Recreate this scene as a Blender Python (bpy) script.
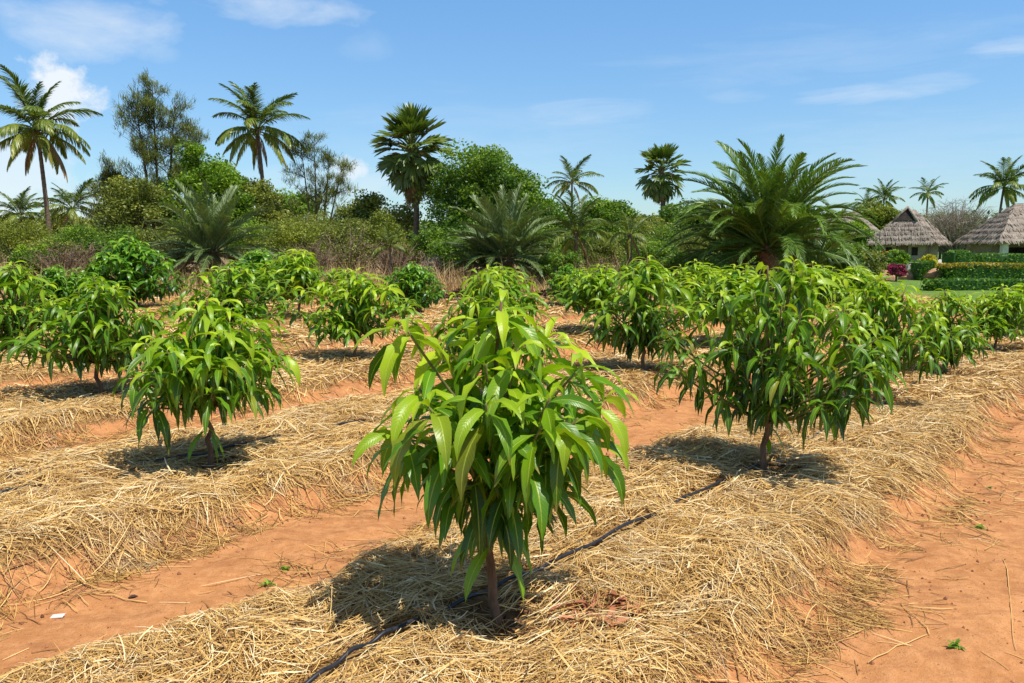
import bpy, math, random
import numpy as np
rng = np.random.default_rng(7)
random.seed(7)
D = bpy.data
for o in list(D.objects): D.objects.remove(o)
sc = bpy.context.scene
COL = sc.collection
R = math.radians
# ------------------------------------------------------------------ camera, sky, sun, exposure
F = 800.0; CH = 1.6; PITCH = math.atan((341.5 - 245) / F)
cd = D.cameras.new('camera'); cam = D.objects.new('camera', cd); COL.objects.link(cam)
cd.lens = F / 1024 * 36; cd.sensor_width = 36; cd.clip_start = 0.05; cd.clip_end = 6000
cam.location = (0, 0, CH); cam.rotation_euler = (math.pi / 2 - PITCH, 0, 0)
sc.camera = cam
SUN_EL = R(65); SUN_AZ = R(127)          # azimuth clockwise from +Y
sd = D.lights.new('sun', 'SUN'); sd.energy = 4.5; sd.angle = R(0.55); sd.color = (1, .95, .86)
sun = D.objects.new('sun', sd); COL.objects.link(sun)
sun.rotation_euler = (math.pi / 2 - SUN_EL, 0, math.pi - SUN_AZ)
sc.view_settings.view_transform = 'Standard'; sc.view_settings.look = 'None'
sc.view_settings.gamma = 1; sc.view_settings.exposure = 0.28
try: sc.view_settings.use_curve_mapping = False
except Exception: pass

def ray(px, py):
    x = (px - 512) / F; y = (341.5 - py) / F
    return (x, math.cos(PITCH) + y * math.sin(PITCH), -math.sin(PITCH) + y * math.cos(PITCH))
def G(px, py, z=0.0):
    d = ray(px, py); t = (z - CH) / d[2]
    return d[0] * t, d[1] * t
def AT(px, py, Y):
    d = ray(px, py); t = Y / d[1]
    return d[0] * t, Y, CH + d[2] * t

class NT:
    def __init__(s, tree): s.t = tree; s.n = tree.nodes; s.l = tree.links
    def new(s, typ, **kw):
        n = s.n.new(typ)
        for k, v in kw.items():
            if k.startswith('i_'):
                key = k[2:]
                key = int(key) if key.isdigit() else key.replace('_', ' ')
                if isinstance(v, bpy.types.NodeSocket): s.l.new(v, n.inputs[key])
                else: n.inputs[key].default_value = v
            else: setattr(n, k, v)
        return n
    def m(s, op, a, b=0.0, c=0.0, clamp=False):
        n = s.n.new('ShaderNodeMath'); n.operation = op; n.use_clamp = clamp
        for i, v in enumerate((a, b, c)):
            if isinstance(v, bpy.types.NodeSocket): s.l.new(v, n.inputs[i])
            else: n.inputs[i].default_value = v
        return n.outputs[0]
    def mix(s, f, a, b, blend='MIX'):
        n = s.n.new('ShaderNodeMix'); n.data_type = 'RGBA'; n.blend_type = blend
        for i, v in ((0, f), (6, a), (7, b)):
            if isinstance(v, bpy.types.NodeSocket): s.l.new(v, n.inputs[i])
            else: n.inputs[i].default_value = v if i == 0 else (tuple(v) + (1,))[:4]
        return n.outputs[2]
    def ramp(s, f, stops):
        n = s.n.new('ShaderNodeValToRGB'); e = n.color_ramp.elements
        while len(e) < len(stops): e.new(.5)
        for k, (p, c) in enumerate(stops):
            e[k].position = p; e[k].color = (tuple(c) + (1,))[:4] if not isinstance(c, float) else (c, c, c, 1)
        s.l.new(f, n.inputs[0]); return n.outputs[0]
    def noise(s, vec, scale, detail=4, rough=.55, dist=0):
        n = s.new('ShaderNodeTexNoise', i_Scale=scale, i_Detail=detail, i_Roughness=rough, i_Distortion=dist)
        if vec is not None: s.l.new(vec, n.inputs['Vector'])
        return n.outputs[0]

w = D.worlds.new('World'); sc.world = w; w.use_nodes = True
t = NT(w.node_tree); t.n.clear()
sky = t.new('ShaderNodeTexSky', sky_type='NISHITA', sun_disc=False, sun_elevation=SUN_EL, sun_rotation=SUN_AZ)
sky.air_density = 1.0; sky.dust_density = 0.35; sky.ozone_density = 1.6; sky.altitude = 0
geo = t.new('ShaderNodeTexCoord'); vec = geo.outputs['Generated']
sep = t.new('ShaderNodeSeparateXYZ', i_0=vec)
az = t.m('ARCTAN2', sep.outputs[0], sep.outputs[1]); el = t.m('ARCSINE', sep.outputs[2])
mp = t.new('ShaderNodeMapping', i_Vector=vec); mp.inputs['Scale'].default_value = (1, 1, 2.2)
n1 = t.noise(mp.outputs[0], 9, 8, .6, .3)
n2 = t.noise(mp.outputs[0], 30, 6, .6)
n4 = t.noise(vec, 14, 8, .62, .2); n5 = t.noise(vec, 45, 5, .6)
mp2 = t.new('ShaderNodeMapping', i_Vector=vec); mp2.inputs['Scale'].default_value = (1, 1, 7)
n3 = t.noise(mp2.outputs[0], 7, 8, .6, .6)
def azel(px, py):
    d = ray(px, py); return math.atan2(d[0], d[1]), math.atan2(d[2], math.hypot(d[0], d[1]))
cover = None
# (pixel centre, half sizes in px, density, noise, softness)
CL = [(85, 30, 72, 27, .48, 0), (150, 52, 26, 10, .25, 0), (290, 13, 60, 15, .5, 0), (66, 90, 32, 30, .95, 1),
      (14, 180, 50, 34, .6, 1), (90, 208, 50, 20, .4, 1), (346, 170, 19, 13, .75, 1), (370, 46, 26, 12, .12, 0),
      (590, 112, 60, 11, .24, 2), (860, 94, 56, 8, .34, 2), (742, 96, 30, 6, .15, 2), (1012, 46, 34, 8, .38, 2), (930, 85, 40, 8, .3, 2),
      (820, 55, 160, 24, .12, 2), (480, 140, 160, 40, .10, 2), (930, 150, 150, 40, .12, 2), (330, 185, 90, 20, .35, 0)]
for (px, py, sx, sy, dens, kind) in CL:
    a0, e0 = azel(px, py); sa = sx / F * 1.15; se = sy / F * 1.15
    da = t.m('DIVIDE', t.m('SUBTRACT', az, a0), sa); de = t.m('DIVIDE', t.m('SUBTRACT', el, e0), se)
    d2 = t.m('ADD', t.m('MULTIPLY', da, da), t.m('MULTIPLY', de, de))
    base = t.m('SUBTRACT', 1.0, d2)
    if kind == 1:
        nz = t.m('ADD', t.m('MULTIPLY', t.m('SUBTRACT', n4, .5), 3.4), t.m('MULTIPLY', t.m('SUBTRACT', n5, .5), 1.8))
        v = t.m('MULTIPLY', t.m('ADD', base, nz), 1.25, clamp=True)
    else:
        nz = t.m('MULTIPLY', t.m('SUBTRACT', n1 if kind == 0 else n3, .5), 4.0)
        nz = t.m('ADD', nz, t.m('MULTIPLY', t.m('SUBTRACT', n2, .5), .8))
        v = t.m('MULTIPLY', t.m('ADD', base, nz), .7, clamp=True)
    v = t.m('MULTIPLY', v, dens)
    cover = v if cover is None else t.m('MAXIMUM', cover, v)
skyc = t.mix(1.0, sky.outputs[0], t.ramp(t.m('MULTIPLY', el, .637), [(.0, (.70, .86, .99)), (.08, (.73, .93, 1.08)), (.22, (.79, 1.16, 1.36)), (.40, (.84, .74, .66)), (1.0, (.80, .62, .50))]), 'MULTIPLY')  # unseen sky above the view dimmed and warmed to cut blue fill in shadows
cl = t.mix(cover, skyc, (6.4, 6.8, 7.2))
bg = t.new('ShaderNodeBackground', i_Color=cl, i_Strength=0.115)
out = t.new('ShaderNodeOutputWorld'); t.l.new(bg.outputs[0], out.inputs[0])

# ------------------------------------------------------------------ helpers
def tag(o, label=None, cat=None, group=None, kind=None):
    if label: o['label'] = label
    if cat: o['category'] = cat
    if group: o['group'] = group
    if kind: o['kind'] = kind
    return o
def empty(name, loc, rz=0, s=1.0):
    o = D.objects.new(name, None); COL.objects.link(o); o.location = loc
    o.rotation_euler = (0, 0, rz); o.scale = (s, s, s); o.empty_display_size = .2
    return o
def copy_tree(o, parent=None):
    c = o.copy(); COL.objects.link(c); c.parent = parent
    for ch in list(o.children): copy_tree(ch, c)
    return c

class MB:
    """collects vertices, faces and per-vertex values (u, v, rnd, age); linked as ONE mesh object"""
    def __init__(s): s.V = []; s.Q = []; s.T = []; s.A = []; s.n = 0
    def add(s, V, Q=None, T=None, A=None):
        V = np.asarray(V, float).reshape(-1, 3)
        if Q is not None and len(Q): s.Q.append(np.asarray(Q, np.int64).reshape(-1, 4) + s.n)
        if T is not None and len(T): s.T.append(np.asarray(T, np.int64).reshape(-1, 3) + s.n)
        if A is None: A = np.zeros((len(V), 4))
        A = np.broadcast_to(np.asarray(A, float), (len(V), 4))
        s.V.append(V); s.A.append(A); s.n += len(V)
    def mesh(s, name, mat, smooth=True):
        me = D.meshes.new(name)
        V = np.concatenate(s.V); A = np.concatenate(s.A)
        Q = np.concatenate(s.Q) if s.Q else np.zeros((0, 4), np.int64)
        T = np.concatenate(s.T) if s.T else np.zeros((0, 3), np.int64)
        me.vertices.add(len(V)); me.vertices.foreach_set('co', V.astype(np.float32).ravel())
        nl = len(Q) * 4 + len(T) * 3
        me.loops.add(nl); me.loops.foreach_set('vertex_index', np.concatenate([Q.ravel(), T.ravel()]).astype(np.int32))
        me.polygons.add(len(Q) + len(T))
        st = np.concatenate([np.arange(len(Q)) * 4, len(Q) * 4 + np.arange(len(T)) * 3]).astype(np.int32)
        me.polygons.foreach_set('loop_start', st)
        me.polygons.foreach_set('use_smooth', np.full(len(Q) + len(T), smooth))
        at = me.attributes.new('lc', 'FLOAT_COLOR', 'POINT')
        at.data.foreach_set('color', A.astype(np.float32).ravel())
        me.update(calc_edges=True); me.validate(); me.materials.append(mat)
        return me
    def build(s, name, mat, parent=None, smooth=True):
        o = D.objects.new(name, s.mesh(name, mat, smooth)); COL.objects.link(o)
        if parent: o.parent = parent
        return o
def link_part(name, me, parent, loc=(0, 0, 0), rz=0, s=1.0, rx=0, ry=0):
    o = D.objects.new(name, me); COL.objects.link(o); o.parent = parent
    o.location = loc; o.rotation_euler = (rx, ry, rz); o.scale = (s, s, s)
    return o

def box(mb, c, s, rz=0, A=None, top=1.0):
    x, y, z = [q / 2 for q in s]
    v = np.array([(i * x * (top if k > 0 else 1), j * y * (top if k > 0 else 1), k * z) for k in (-1, 1) for i, j in ((-1, -1), (1, -1), (1, 1), (-1, 1))])
    ca, sa = math.cos(rz), math.sin(rz)
    v = v @ np.array([[ca, sa, 0], [-sa, ca, 0], [0, 0, 1]]) + np.array(c)
    mb.add(v, [(3, 2, 1, 0), (4, 5, 6, 7), (0, 1, 5, 4), (1, 2, 6, 5), (2, 3, 7, 6), (3, 0, 4, 7)], A=A)
def tube(mb, pts, rad, sides=6, A=None, cap=True):
    P = np.asarray(pts, float); n = len(P); rad = np.broadcast_to(np.asarray(rad, float), (n,))
    Tn = np.gradient(P, axis=0); Tn /= np.linalg.norm(Tn, axis=1)[:, None] + 1e-9
    ref = np.tile(np.array([0, 0, 1.0]), (n, 1)); k = abs(Tn[:, 2]).mean() > .7
    if k: ref[:] = (1, 0, 0)
    S = np.cross(Tn, ref); S /= np.linalg.norm(S, axis=1)[:, None] + 1e-9
    U = np.cross(S, Tn); a = np.arange(sides) / sides * 2 * math.pi
    V = P[:, None] + rad[:, None, None] * (np.cos(a)[None, :, None] * S[:, None] + np.sin(a)[None, :, None] * U[:, None])
    i, j = np.meshgrid(np.arange(n - 1), np.arange(sides), indexing='ij'); j2 = (j + 1) % sides
    Q = np.stack([i * sides + j, i * sides + j2, (i + 1) * sides + j2, (i + 1) * sides + j], -1).reshape(-1, 4)
    V = V.reshape(-1, 3); Tc = []
    if cap:
        V = np.vstack([V, P[-1], P[0]]); e = (n - 1) * sides
        Tc = [(e + q, e + (q + 1) % sides, n * sides) for q in range(sides)] + [((q + 1) % sides, q, n * sides + 1) for q in range(sides)]
    mb.add(V, Q, Tc, A=A)
def bez(p0, p1, p2, n=6):
    t_ = np.linspace(0, 1, n)[:, None]
    return (1 - t_) ** 2 * np.array(p0) + 2 * t_ * (1 - t_) * np.array(p1) + t_ ** 2 * np.array(p2)

LEAF_V = np.array([0, .05, .12, .24, .38, .52, .66, .79, .9, 1.0])
LEAF_W = np.array([.07, .07, .42, .80, .98, 1.0, .84, .56, .28, .02])
def strips(mb, P, az, el, bend, L, W, roll=0, age=0, rnd=None, V=LEAF_V, Wp=LEAF_W, nc=3, fold=.25, wave=0, twist=0, bpow=.8):
    """ribbons that start at P, head for az/el and bend towards the ground"""
    P = np.asarray(P, float); N = len(P)
    f = lambda a: np.broadcast_to(np.asarray(a, float), (N,))
    az, el, bend, L, W, roll, age, twist = map(f, (az, el, bend, L, W, roll, age, twist))
    if rnd is None: rnd = rng.random(N)
    S = len(V); th = el[:, None] - bend[:, None] * V[None] ** bpow
    th = np.maximum(th, -1.5)
    Tn = np.stack([np.cos(th) * np.cos(az)[:, None], np.cos(th) * np.sin(az)[:, None], np.sin(th)], -1)
    dv = np.diff(V, prepend=0)
    mid = Tn.copy(); mid[:, 1:] = (Tn[:, 1:] + Tn[:, :-1]) / 2
    C = P[:, None] + np.cumsum(mid * dv[None, :, None], 1) * L[:, None, None]
    sd0 = np.stack([-np.sin(az), np.cos(az), np.zeros(N)], -1)[:, None] * np.ones((1, S, 1))
    Nn = np.cross(Tn, sd0)
    rr = (roll[:, None] + twist[:, None] * V[None])[..., None]
    sd = sd0 * np.cos(rr) + Nn * np.sin(rr); Nn = Nn * np.cos(rr) - sd0 * np.sin(rr)
    u = np.linspace(-1, 1, nc)
    w_ = (W[:, None] / 2 * Wp[None])[:, :, None, None]
    uu = u[None, None, :, None]
    ph = rng.random((N, 1, 1, 1)) * 6.28
    wv = wave * np.sin(V[None, :, None, None] * 22 + ph + uu * 1.2) * uu * uu if wave else 0
    X = C[:, :, None] + sd[:, :, None] * uu * w_ + Nn[:, :, None] * (np.abs(uu) * fold + wv) * w_
    A = np.empty((N, S, nc, 4)); A[..., 0] = u * .5 + .5; A[..., 1] = V[None, :, None]
    A[..., 2] = rnd[:, None, None]; A[..., 3] = age[:, None, None]
    i, s_, c_ = np.meshgrid(np.arange(N), np.arange(S - 1), np.arange(nc - 1), indexing='ij')
    b = (i * S + s_) * nc + c_
    Q = np.stack([b, b + 1, b + nc + 1, b + nc], -1).reshape(-1, 4)
    mb.add(X.reshape(-1, 3), Q, A=A.reshape(-1, 4))
def dir2(dv):
    return np.arctan2(dv[:, 1], dv[:, 0]), np.arcsin(np.clip(dv[:, 2] / (np.linalg.norm(dv, axis=1) + 1e-9), -1, 1))
def leafbits(mb, P, size, up=.5, asp=.55, age=0, rnd=None):
    """small pointed leaf faces in random directions"""
    P = np.asarray(P, float); N = len(P); size = np.broadcast_to(np.asarray(size, float), (N,)) * rng.uniform(.7, 1.3, N)
    a = rng.normal(size=(N, 3)); a[:, 2] *= .6; a /= np.linalg.norm(a, axis=1)[:, None]
    nn = rng.normal(size=(N, 3)); nn[:, 2] += up * 2; b = np.cross(nn, a); b /= np.linalg.norm(b, axis=1)[:, None] + 1e-9
    s = size[:, None]
    X = np.stack([P - a * s * .5, P + b * s * .5 * asp, P + a * s * .5, P - b * s * .5 * asp], 1)
    A = np.zeros((N, 4, 4)); A[..., 0] = .8; A[..., 1] = .5
    A[..., 2] = (rng.random(N) if rnd is None else rnd)[:, None]; A[..., 3] = np.broadcast_to(np.asarray(age, float), (N,))[:, None]
    mb.add(X.reshape(-1, 3), np.arange(4 * N).reshape(-1, 4), A=A.reshape(-1, 4))

def hsh(ix, iy, seed):
    h = (ix * 374761393 + iy * 668265263 + seed * 982451653) & 0xffffffff
    h = ((h ^ (h >> 13)) * 1274126177) & 0xffffffff
    return ((h ^ (h >> 16)) & 0xffff) / 65535.0
def vnoise(x, y, seed=0):
    x = np.asarray(x, float); y = np.asarray(y, float)
    ix = np.floor(x).astype(np.int64); iy = np.floor(y).astype(np.int64); fx = x - ix; fy = y - iy
    fx = fx * fx * (3 - 2 * fx); fy = fy * fy * (3 - 2 * fy)
    return ((hsh(ix, iy, seed) * (1 - fx) + hsh(ix + 1, iy, seed) * fx) * (1 - fy) + (hsh(ix, iy + 1, seed) * (1 - fx) + hsh(ix + 1, iy + 1, seed) * fx) * fy)
def fbm(x, y, seed=0, oc=3):
    r = 0; a = .5
    for k in range(oc): r = r + a * (vnoise(x * 2 ** k, y * 2 ** k, seed + k * 17) - .5); a *= .5
    return r
def sstep(x): x = np.clip(x, 0, 1); return x * x * (3 - 2 * x)

# ------------------------------------------------------------------ materials
def mat(name):
    m = D.materials.new(name); m.use_nodes = True; m.node_tree.nodes.clear(); return m, NT(m.node_tree)
def finish(m, t, col, rough=.6, bump=None, spec=.5, trans=None, tcol=None):
    p = t.new('ShaderNodeBsdfPrincipled')
    for k, v in (('Base Color', col), ('Roughness', rough), ('Specular IOR Level', spec)):
        if isinstance(v, bpy.types.NodeSocket): t.l.new(v, p.inputs[k])
        else: p.inputs[k].default_value = (tuple(v) + (1,))[:4] if k == 'Base Color' else v
    if bump is not None: t.l.new(bump, p.inputs['Normal'])
    o = t.new('ShaderNodeOutputMaterial'); sh = p.outputs[0]
    if trans:
        tr = t.new('ShaderNodeBsdfTranslucent'); 
        if isinstance(tcol, bpy.types.NodeSocket): t.l.new(tcol, tr.inputs[0])
        else: tr.inputs[0].default_value = (tuple(tcol) + (1,))[:4]
        mx = t.new('ShaderNodeMixShader', i_0=trans); t.l.new(sh, mx.inputs[1]); t.l.new(tr.outputs[0], mx.inputs[2]); sh = mx.outputs[0]
    t.l.new(sh, o.inputs[0]); return m
def bump(t, h, dist=.02, strength=.6):
    return t.new('ShaderNodeBump', i_Height=h, i_Distance=dist, i_Strength=strength).outputs[0]
def lc(t):
    a = t.new('ShaderNodeAttribute', attribute_name='lc')
    s = t.new('ShaderNodeSeparateColor', i_0=a.outputs['Color'])
    return s.outputs[0], s.outputs[1], s.outputs[2], a.outputs['Alpha']

def make_ground_mat():
    m, t = mat('ground_soil')
    a = t.new('ShaderNodeAttribute', attribute_name='lc'); s = t.new('ShaderNodeSeparateColor', i_0=a.outputs['Color'])
    straw, lawn, scrub, basin = s.outputs[0], s.outputs[1], s.outputs[2], a.outputs['Alpha']
    pos = t.new('ShaderNodeNewGeometry').outputs['Position']
    nA = t.noise(pos, 1.3, 5, .6); nB = t.noise(pos, 14, 5, .65); nC = t.noise(pos, 90, 4, .7)
    soil = t.ramp(nA, [(.3, (.44, .190, .070)), (.7, (.54, .250, .098))])
    soil = t.mix(t.ramp(nB, [(.42, 0.0), (.62, 1.0)]), soil, t.mix(.5, soil, (.66, .33, .145)))
    soil = t.mix(t.ramp(nC, [(.30, 1.0), (.42, 0.0)]), soil, (.24, .105, .05))
    nG = t.noise(pos, 5, 6, .7)
    soil = t.mix(t.m('MULTIPLY', t.ramp(nG, [(.54, 0.0), (.70, 1.0)]), .7), soil, (.33, .135, .058))
    soil = t.mix(t.ramp(t.noise(pos, 42, 3, .6), [(.66, 0.0), (.72, .8)]), soil, (.16, .065, .03))
    st = t.new('ShaderNodeMapping', i_Vector=pos); st.inputs['Rotation'].default_value = (0, 0, -.876); st.inputs['Scale'].default_value = (1.0, 5.0, 1)
    soil = t.mix(t.m('MULTIPLY', t.ramp(t.noise(st.outputs[0], 2.6, 7, .72), [(.52, 0.0), (.66, 1.0)]), .55), soil, (.33, .14, .062))
    # straw litter: stretched fibres in three directions
    fib = None
    for k, ang in enumerate((.5, 1.6, 2.6, 3.3)):
        mpn = t.new('ShaderNodeMapping', i_Vector=pos); mpn.inputs['Rotation'].default_value = (0, 0, ang); mpn.inputs['Scale'].default_value = (1, 11, 1)
        nn = t.noise(mpn.outputs[0], 9 + 2 * k, 3, .6, .5)
        fib = nn if fib is None else t.m('MAXIMUM', fib, nn)
    fibc = t.ramp(fib, [(.50, (.20, .11, .04)), (.60, (.44, .27, .10)), (.72, (.64, .43, .17))])
    fibc = t.mix(t.ramp(t.noise(pos, 2.3, 4), [(.35, 0.0), (.65, 1.0)]), fibc, t.mix(.35, fibc, (.42, .22, .10)))
    msk = t.m('ADD', straw, t.m('MULTIPLY', t.m('SUBTRACT', nB, .5), 1.3))
    msk = t.m('ADD', msk, t.m('MULTIPLY', t.m('SUBTRACT', fib, .6), 1.2))
    msk = t.ramp(msk, [(.40, 0.0), (.56, 1.0)])
    c = t.mix(msk, soil, fibc)
    scr = t.ramp(t.noise(pos, 1.2, 6, .65), [(.35, (.13, .09, .045)), (.55, (.30, .20, .11)), (.75, (.24, .20, .08))])
    c = t.mix(scrub, c, scr)
    lw = t.ramp(t.noise(pos, 1.7, 6, .65), [(.3, (.09, .17, .03)), (.7, (.17, .27, .055))])
    c = t.mix(lawn, c, lw)
    c = t.mix(t.m('MULTIPLY', basin, .75), c, (.17, .08, .042))
    h = t.m('ADD', t.m('MULTIPLY', nB, .7), t.m('MULTIPLY', nC, .35)); h = t.m('ADD', h, t.m('MULTIPLY', t.m('MULTIPLY', fib, msk), 1.2))
    return finish(m, t, c, .95, bump(t, h, .022, .8), .15)
def make_straw_mat(name='straw', ramp=None):
    m, t = mat(name); u, v, r, a = lc(t)
    c = t.ramp(r, ramp or [(0.0, (.14, .06, .022)), (.24, (.36, .19, .060)), (.6, (.65, .40, .120)), (.88, (.84, .57, .215)), (1.0, (.90, .75, .44))])
    pos = t.new('ShaderNodeNewGeometry').outputs['Position']
    c = t.mix(t.ramp(t.noise(pos, 1.6, 5, .65), [(.40, 0.0), (.68, .62)]), c, t.mix(.5, c, (.30, .15, .06)))
    c = t.mix(t.ramp(t.noise(pos, 3.7, 4), [(.56, 0.0), (.72, .45)]), c, t.mix(.6, c, (.66, .58, .44)))
    return finish(m, t, c, .5, None, .35)
def make_leaf_mat(name, dark, mid, young, vein=(.35, .45, .12), rough=.36, trans=.3, spec=.5, veins=True, yellow=None):
    m, t = mat(name); u, v, r, age = lc(t)
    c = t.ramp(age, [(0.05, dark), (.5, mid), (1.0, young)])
    c = t.mix(t.m('MULTIPLY', r, .5), c, t.mix(1.0, c, (1.35, 1.18, .8), 'MULTIPLY'))
    if yellow:
        c = t.mix(t.ramp(r, [(.990, 0.0), (.998, .5)]), c, yellow)
        tip = t.m('MULTIPLY', t.ramp(v, [(.86, 0.0), (.97, 1.0)]), t.ramp(t.m('FRACT', t.m('MULTIPLY', r, 17.3)), [(.70, 0.0), (.8, .8)]))
        c = t.mix(tip, c, (.30, .17, .05))
        pb = t.new('ShaderNodeTexCoord').outputs['Object']
        c = t.mix(t.ramp(t.noise(pb, 70, 3, .6), [(.66, 0.0), (.74, .55)]), c, (.20, .16, .05))
        c = t.mix(t.ramp(t.noise(pb, 9, 4, .6), [(.45, 0.0), (.75, .08)]), c, (.42, .34, .16))
    nrm = None
    if veins:
        au = t.m('ABSOLUTE', t.m('SUBTRACT', u, .5))
        mid_m = t.ramp(au, [(.015, 1.0), (.055, 0.0)])
        side = t.m('SINE', t.m('MULTIPLY', t.m('SUBTRACT', v, t.m('MULTIPLY', au, .22)), 120))
        c = t.mix(t.m('MULTIPLY', t.ramp(side, [(.75, 0.0), (1.0, 1.0)]), .09), c, vein)
        c = t.mix(t.m('MULTIPLY', mid_m, .75), c, vein)
        nrm = bump(t, t.m('ADD', t.m('MULTIPLY', side, .25), mid_m), .0015, .4)
    tc = t.mix(1.0, c, (1.6, 1.75, .7), 'MULTIPLY')
    return finish(m, t, c, rough, nrm, spec, trans, tc)
def make_simple(name, c1, c2, scale=8, rough=.8, bd=.01, stretch=(1, 1, 1), spec=.3, lo=.35, hi=.65):
    m, t = mat(name)
    co = t.new('ShaderNodeTexCoord').outputs['Object']
    mpn = t.new('ShaderNodeMapping', i_Vector=co); mpn.inputs['Scale'].default_value = stretch
    n = t.noise(mpn.outputs[0], scale, 6, .65)
    c = t.ramp(n, [(lo, c1), (hi, c2)])
    return finish(m, t, c, rough, bump(t, n, bd, .8), spec)

M = {}
M['ground'] = make_ground_mat()
M['straw'] = make_straw_mat()
M['mango'] = make_leaf_mat('mango_leaf', (.022, .078, .004), (.095, .245, .006), (.37, .52, .014), vein=(.42, .52, .07), rough=.36, spec=.42, trans=.27, yellow=(.42, .36, .03))
M['mangodark'] = make_leaf_mat('mango_leaf_mature', (.022, .080, .005), (.058, .190, .007), (.20, .40, .014), vein=(.3, .42, .1), rough=.34, trans=.24)
M['mbark'] = make_simple('mango_bark', (.11, .055, .03), (.25, .15, .09), 18, .85, .004, (1, 1, .3))
M['mstem'] = make_simple('mango_green_stem', (.10, .10, .03), (.22, .20, .06), 18, .6, .002)
M['hose'] = make_simple('black_hose', (.012, .013, .017), (.03, .032, .04), 30, .38, .001, spec=.5)
M['coco'] = make_leaf_mat('coconut_frond', (.050, .095, .016), (.135, .205, .028), (.34, .34, .055), rough=.4, trans=.22, veins=False)
M['date'] = make_leaf_mat('date_frond', (.040, .095, .018), (.105, .205, .030), (.23, .34, .065), rough=.42, trans=.18, veins=False)
M['dategrey'] = make_leaf_mat('grey_date_frond', (.050, .090, .034), (.13, .20, .072), (.25, .32, .13), rough=.45, trans=.16, veins=False)
M['deadfrond'] = make_leaf_mat('dead_frond', (.17, .10, .045), (.32, .21, .10), (.48, .36, .20), rough=.7, trans=.12, veins=False)
M['fan'] = make_leaf_mat('fan_leaf', (.040, .080, .016), (.115, .175, .030), (.27, .31, .09), rough=.4, trans=.18, veins=False)
M['pbark'] = make_simple('palm_bark', (.10, .065, .04), (.24, .18, .125), 5, .9, .02, (1, 1, 5))
M['boots'] = make_simple('palm_boots', (.10, .05, .025), (.28, .16, .09), 4, .9, .06, (1, 1, 1.4))
M['bark'] = make_simple('tree_bark', (.10, .07, .05), (.22, .16, .11), 6, .9, .02, (1, 1, .25))
M['greybark'] = make_simple('pale_bark', (.25, .21, .17), (.42, .37, .31), 6, .9, .01, (1, 1, .25))
def fol(name, d, m_, y, trans=.22, rough=.5): M[name] = make_leaf_mat(name, d, m_, y, rough=rough, trans=trans, veins=False, spec=.35)
fol('green_foliage', (0.037, 0.091, 0.012), (0.110, 0.213, 0.022), (0.244, 0.366, 0.030))
fol('bright_foliage', (0.056, 0.129, 0.013), (0.151, 0.274, 0.022), (0.291, 0.426, 0.034))
fol('olive_foliage', (0.067, 0.095, 0.020), (0.162, 0.202, 0.039), (0.291, 0.325, 0.062))
fol('yellow_foliage', (.085, .120, .018), (.18, .225, .03), (.30, .34, .04))
fol('grey_foliage', (0.083, 0.110, 0.044), (0.176, 0.220, 0.077), (0.286, 0.319, 0.132))
fol('brown_twigs', (.10, .065, .045), (.21, .15, .10), (.33, .25, .18), .05, .8)
fol('grey_twigs', (.17, .14, .12), (.27, .23, .20), (.38, .34, .30), .05, .8)
fol('dry_grass', (.26, .17, .10), (.42, .30, .17), (.56, .43, .25), .15, .8)
fol('hedge_leaf', (0.041, 0.115, 0.016), (0.088, 0.203, 0.020), (0.162, 0.297, 0.027))
fol('golden_leaf', (.22, .24, .02), (.42, .40, .03), (.58, .54, .05))
fol('gold_hedge_leaf', (.16, .17, .02), (.32, .26, .03), (.48, .34, .05))
fol('magenta_flower', (.12, .05, .04), (.30, .03, .12), (.45, .05, .2))
fol('orange_flower', (.60, .20, .02), (.75, .30, .03), (.8, .35, .05))
fol('compost', (.045, .022, .018), (.10, .045, .035), (.19, .09, .065), .02, .9)
fol('red_leaf_litter', (.22, .075, .04), (.36, .14, .07), (.50, .24, .12), .05, .7)

# ------------------------------------------------------------------ ground
UX, UY = .64, .768
def nu(x, y): return -UY * x + UX * y, UX * x + UY * y
def xy(n, u): return -UY * n + UX * u, UX * n + UY * u
BEDS = [(-1.25, 1.2), (2.25, 1.08), (5.58, 1.20), (8.80, 1.25), (12.2, 1.35), (15.7, 1.35), (19.1, 1.35), (22.5, 1.35), (25.9, 1.35), (29.3, 1.35), (32.7, 1.35)]
BASINS = []   # (x, y, radius, depth) filled with the trees
def bedmask(x, y):
    n, u = nu(x, y); best = np.full(np.shape(n), -9.0); idx = np.zeros(np.shape(n), int)
    en = fbm(u * 1.1, n * 1.1, 3, 3) * .55 + fbm(u * 4, n * 4, 9, 2) * .16
    for k, (c, hw) in enumerate(BEDS):
        e = hw - np.abs(n - c) + en
        b = e > best; best = np.where(b, e, best); idx = np.where(b, k, idx)
    end = 26.0 - y + 1.6 * fbm(x * .3, y * .3, 5, 2)
    lawn_edge = (22.5 + .0 * x) - y + 9 * sstep((14 - x) / 4)
    return best, idx, np.minimum(end, lawn_edge)
def height(x, y):
    x = np.asarray(x, float); y = np.asarray(y, float)
    e, idx, end = bedmask(x, y); fe = sstep(end / 1.5)
    s = sstep((e + .06) / .36)
    h = -.17 + .17 * s
    h = h + s * (fbm(x * 2.6, y * 2.6, 21, 3) * .13 + fbm(x * 9, y * 9, 33, 2) * .035)
    h = h + (1 - s) * (fbm(x * 1.5, y * 1.5, 41, 3) * .07 + fbm(x * 7, y * 7, 51, 4) * .055)
    h = h * fe + (1 - fe) * (-.12 + fbm(x * .2, y * .2, 61, 2) * .2)
    for (bx, by, br, bd) in BASINS:
        h = h - bd * np.exp(-((x - bx) ** 2 + (y - by) ** 2) / (br * br))
    return h
def hz(x, y): return float(height(np.array([x]), np.array([y]))[0])

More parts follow.
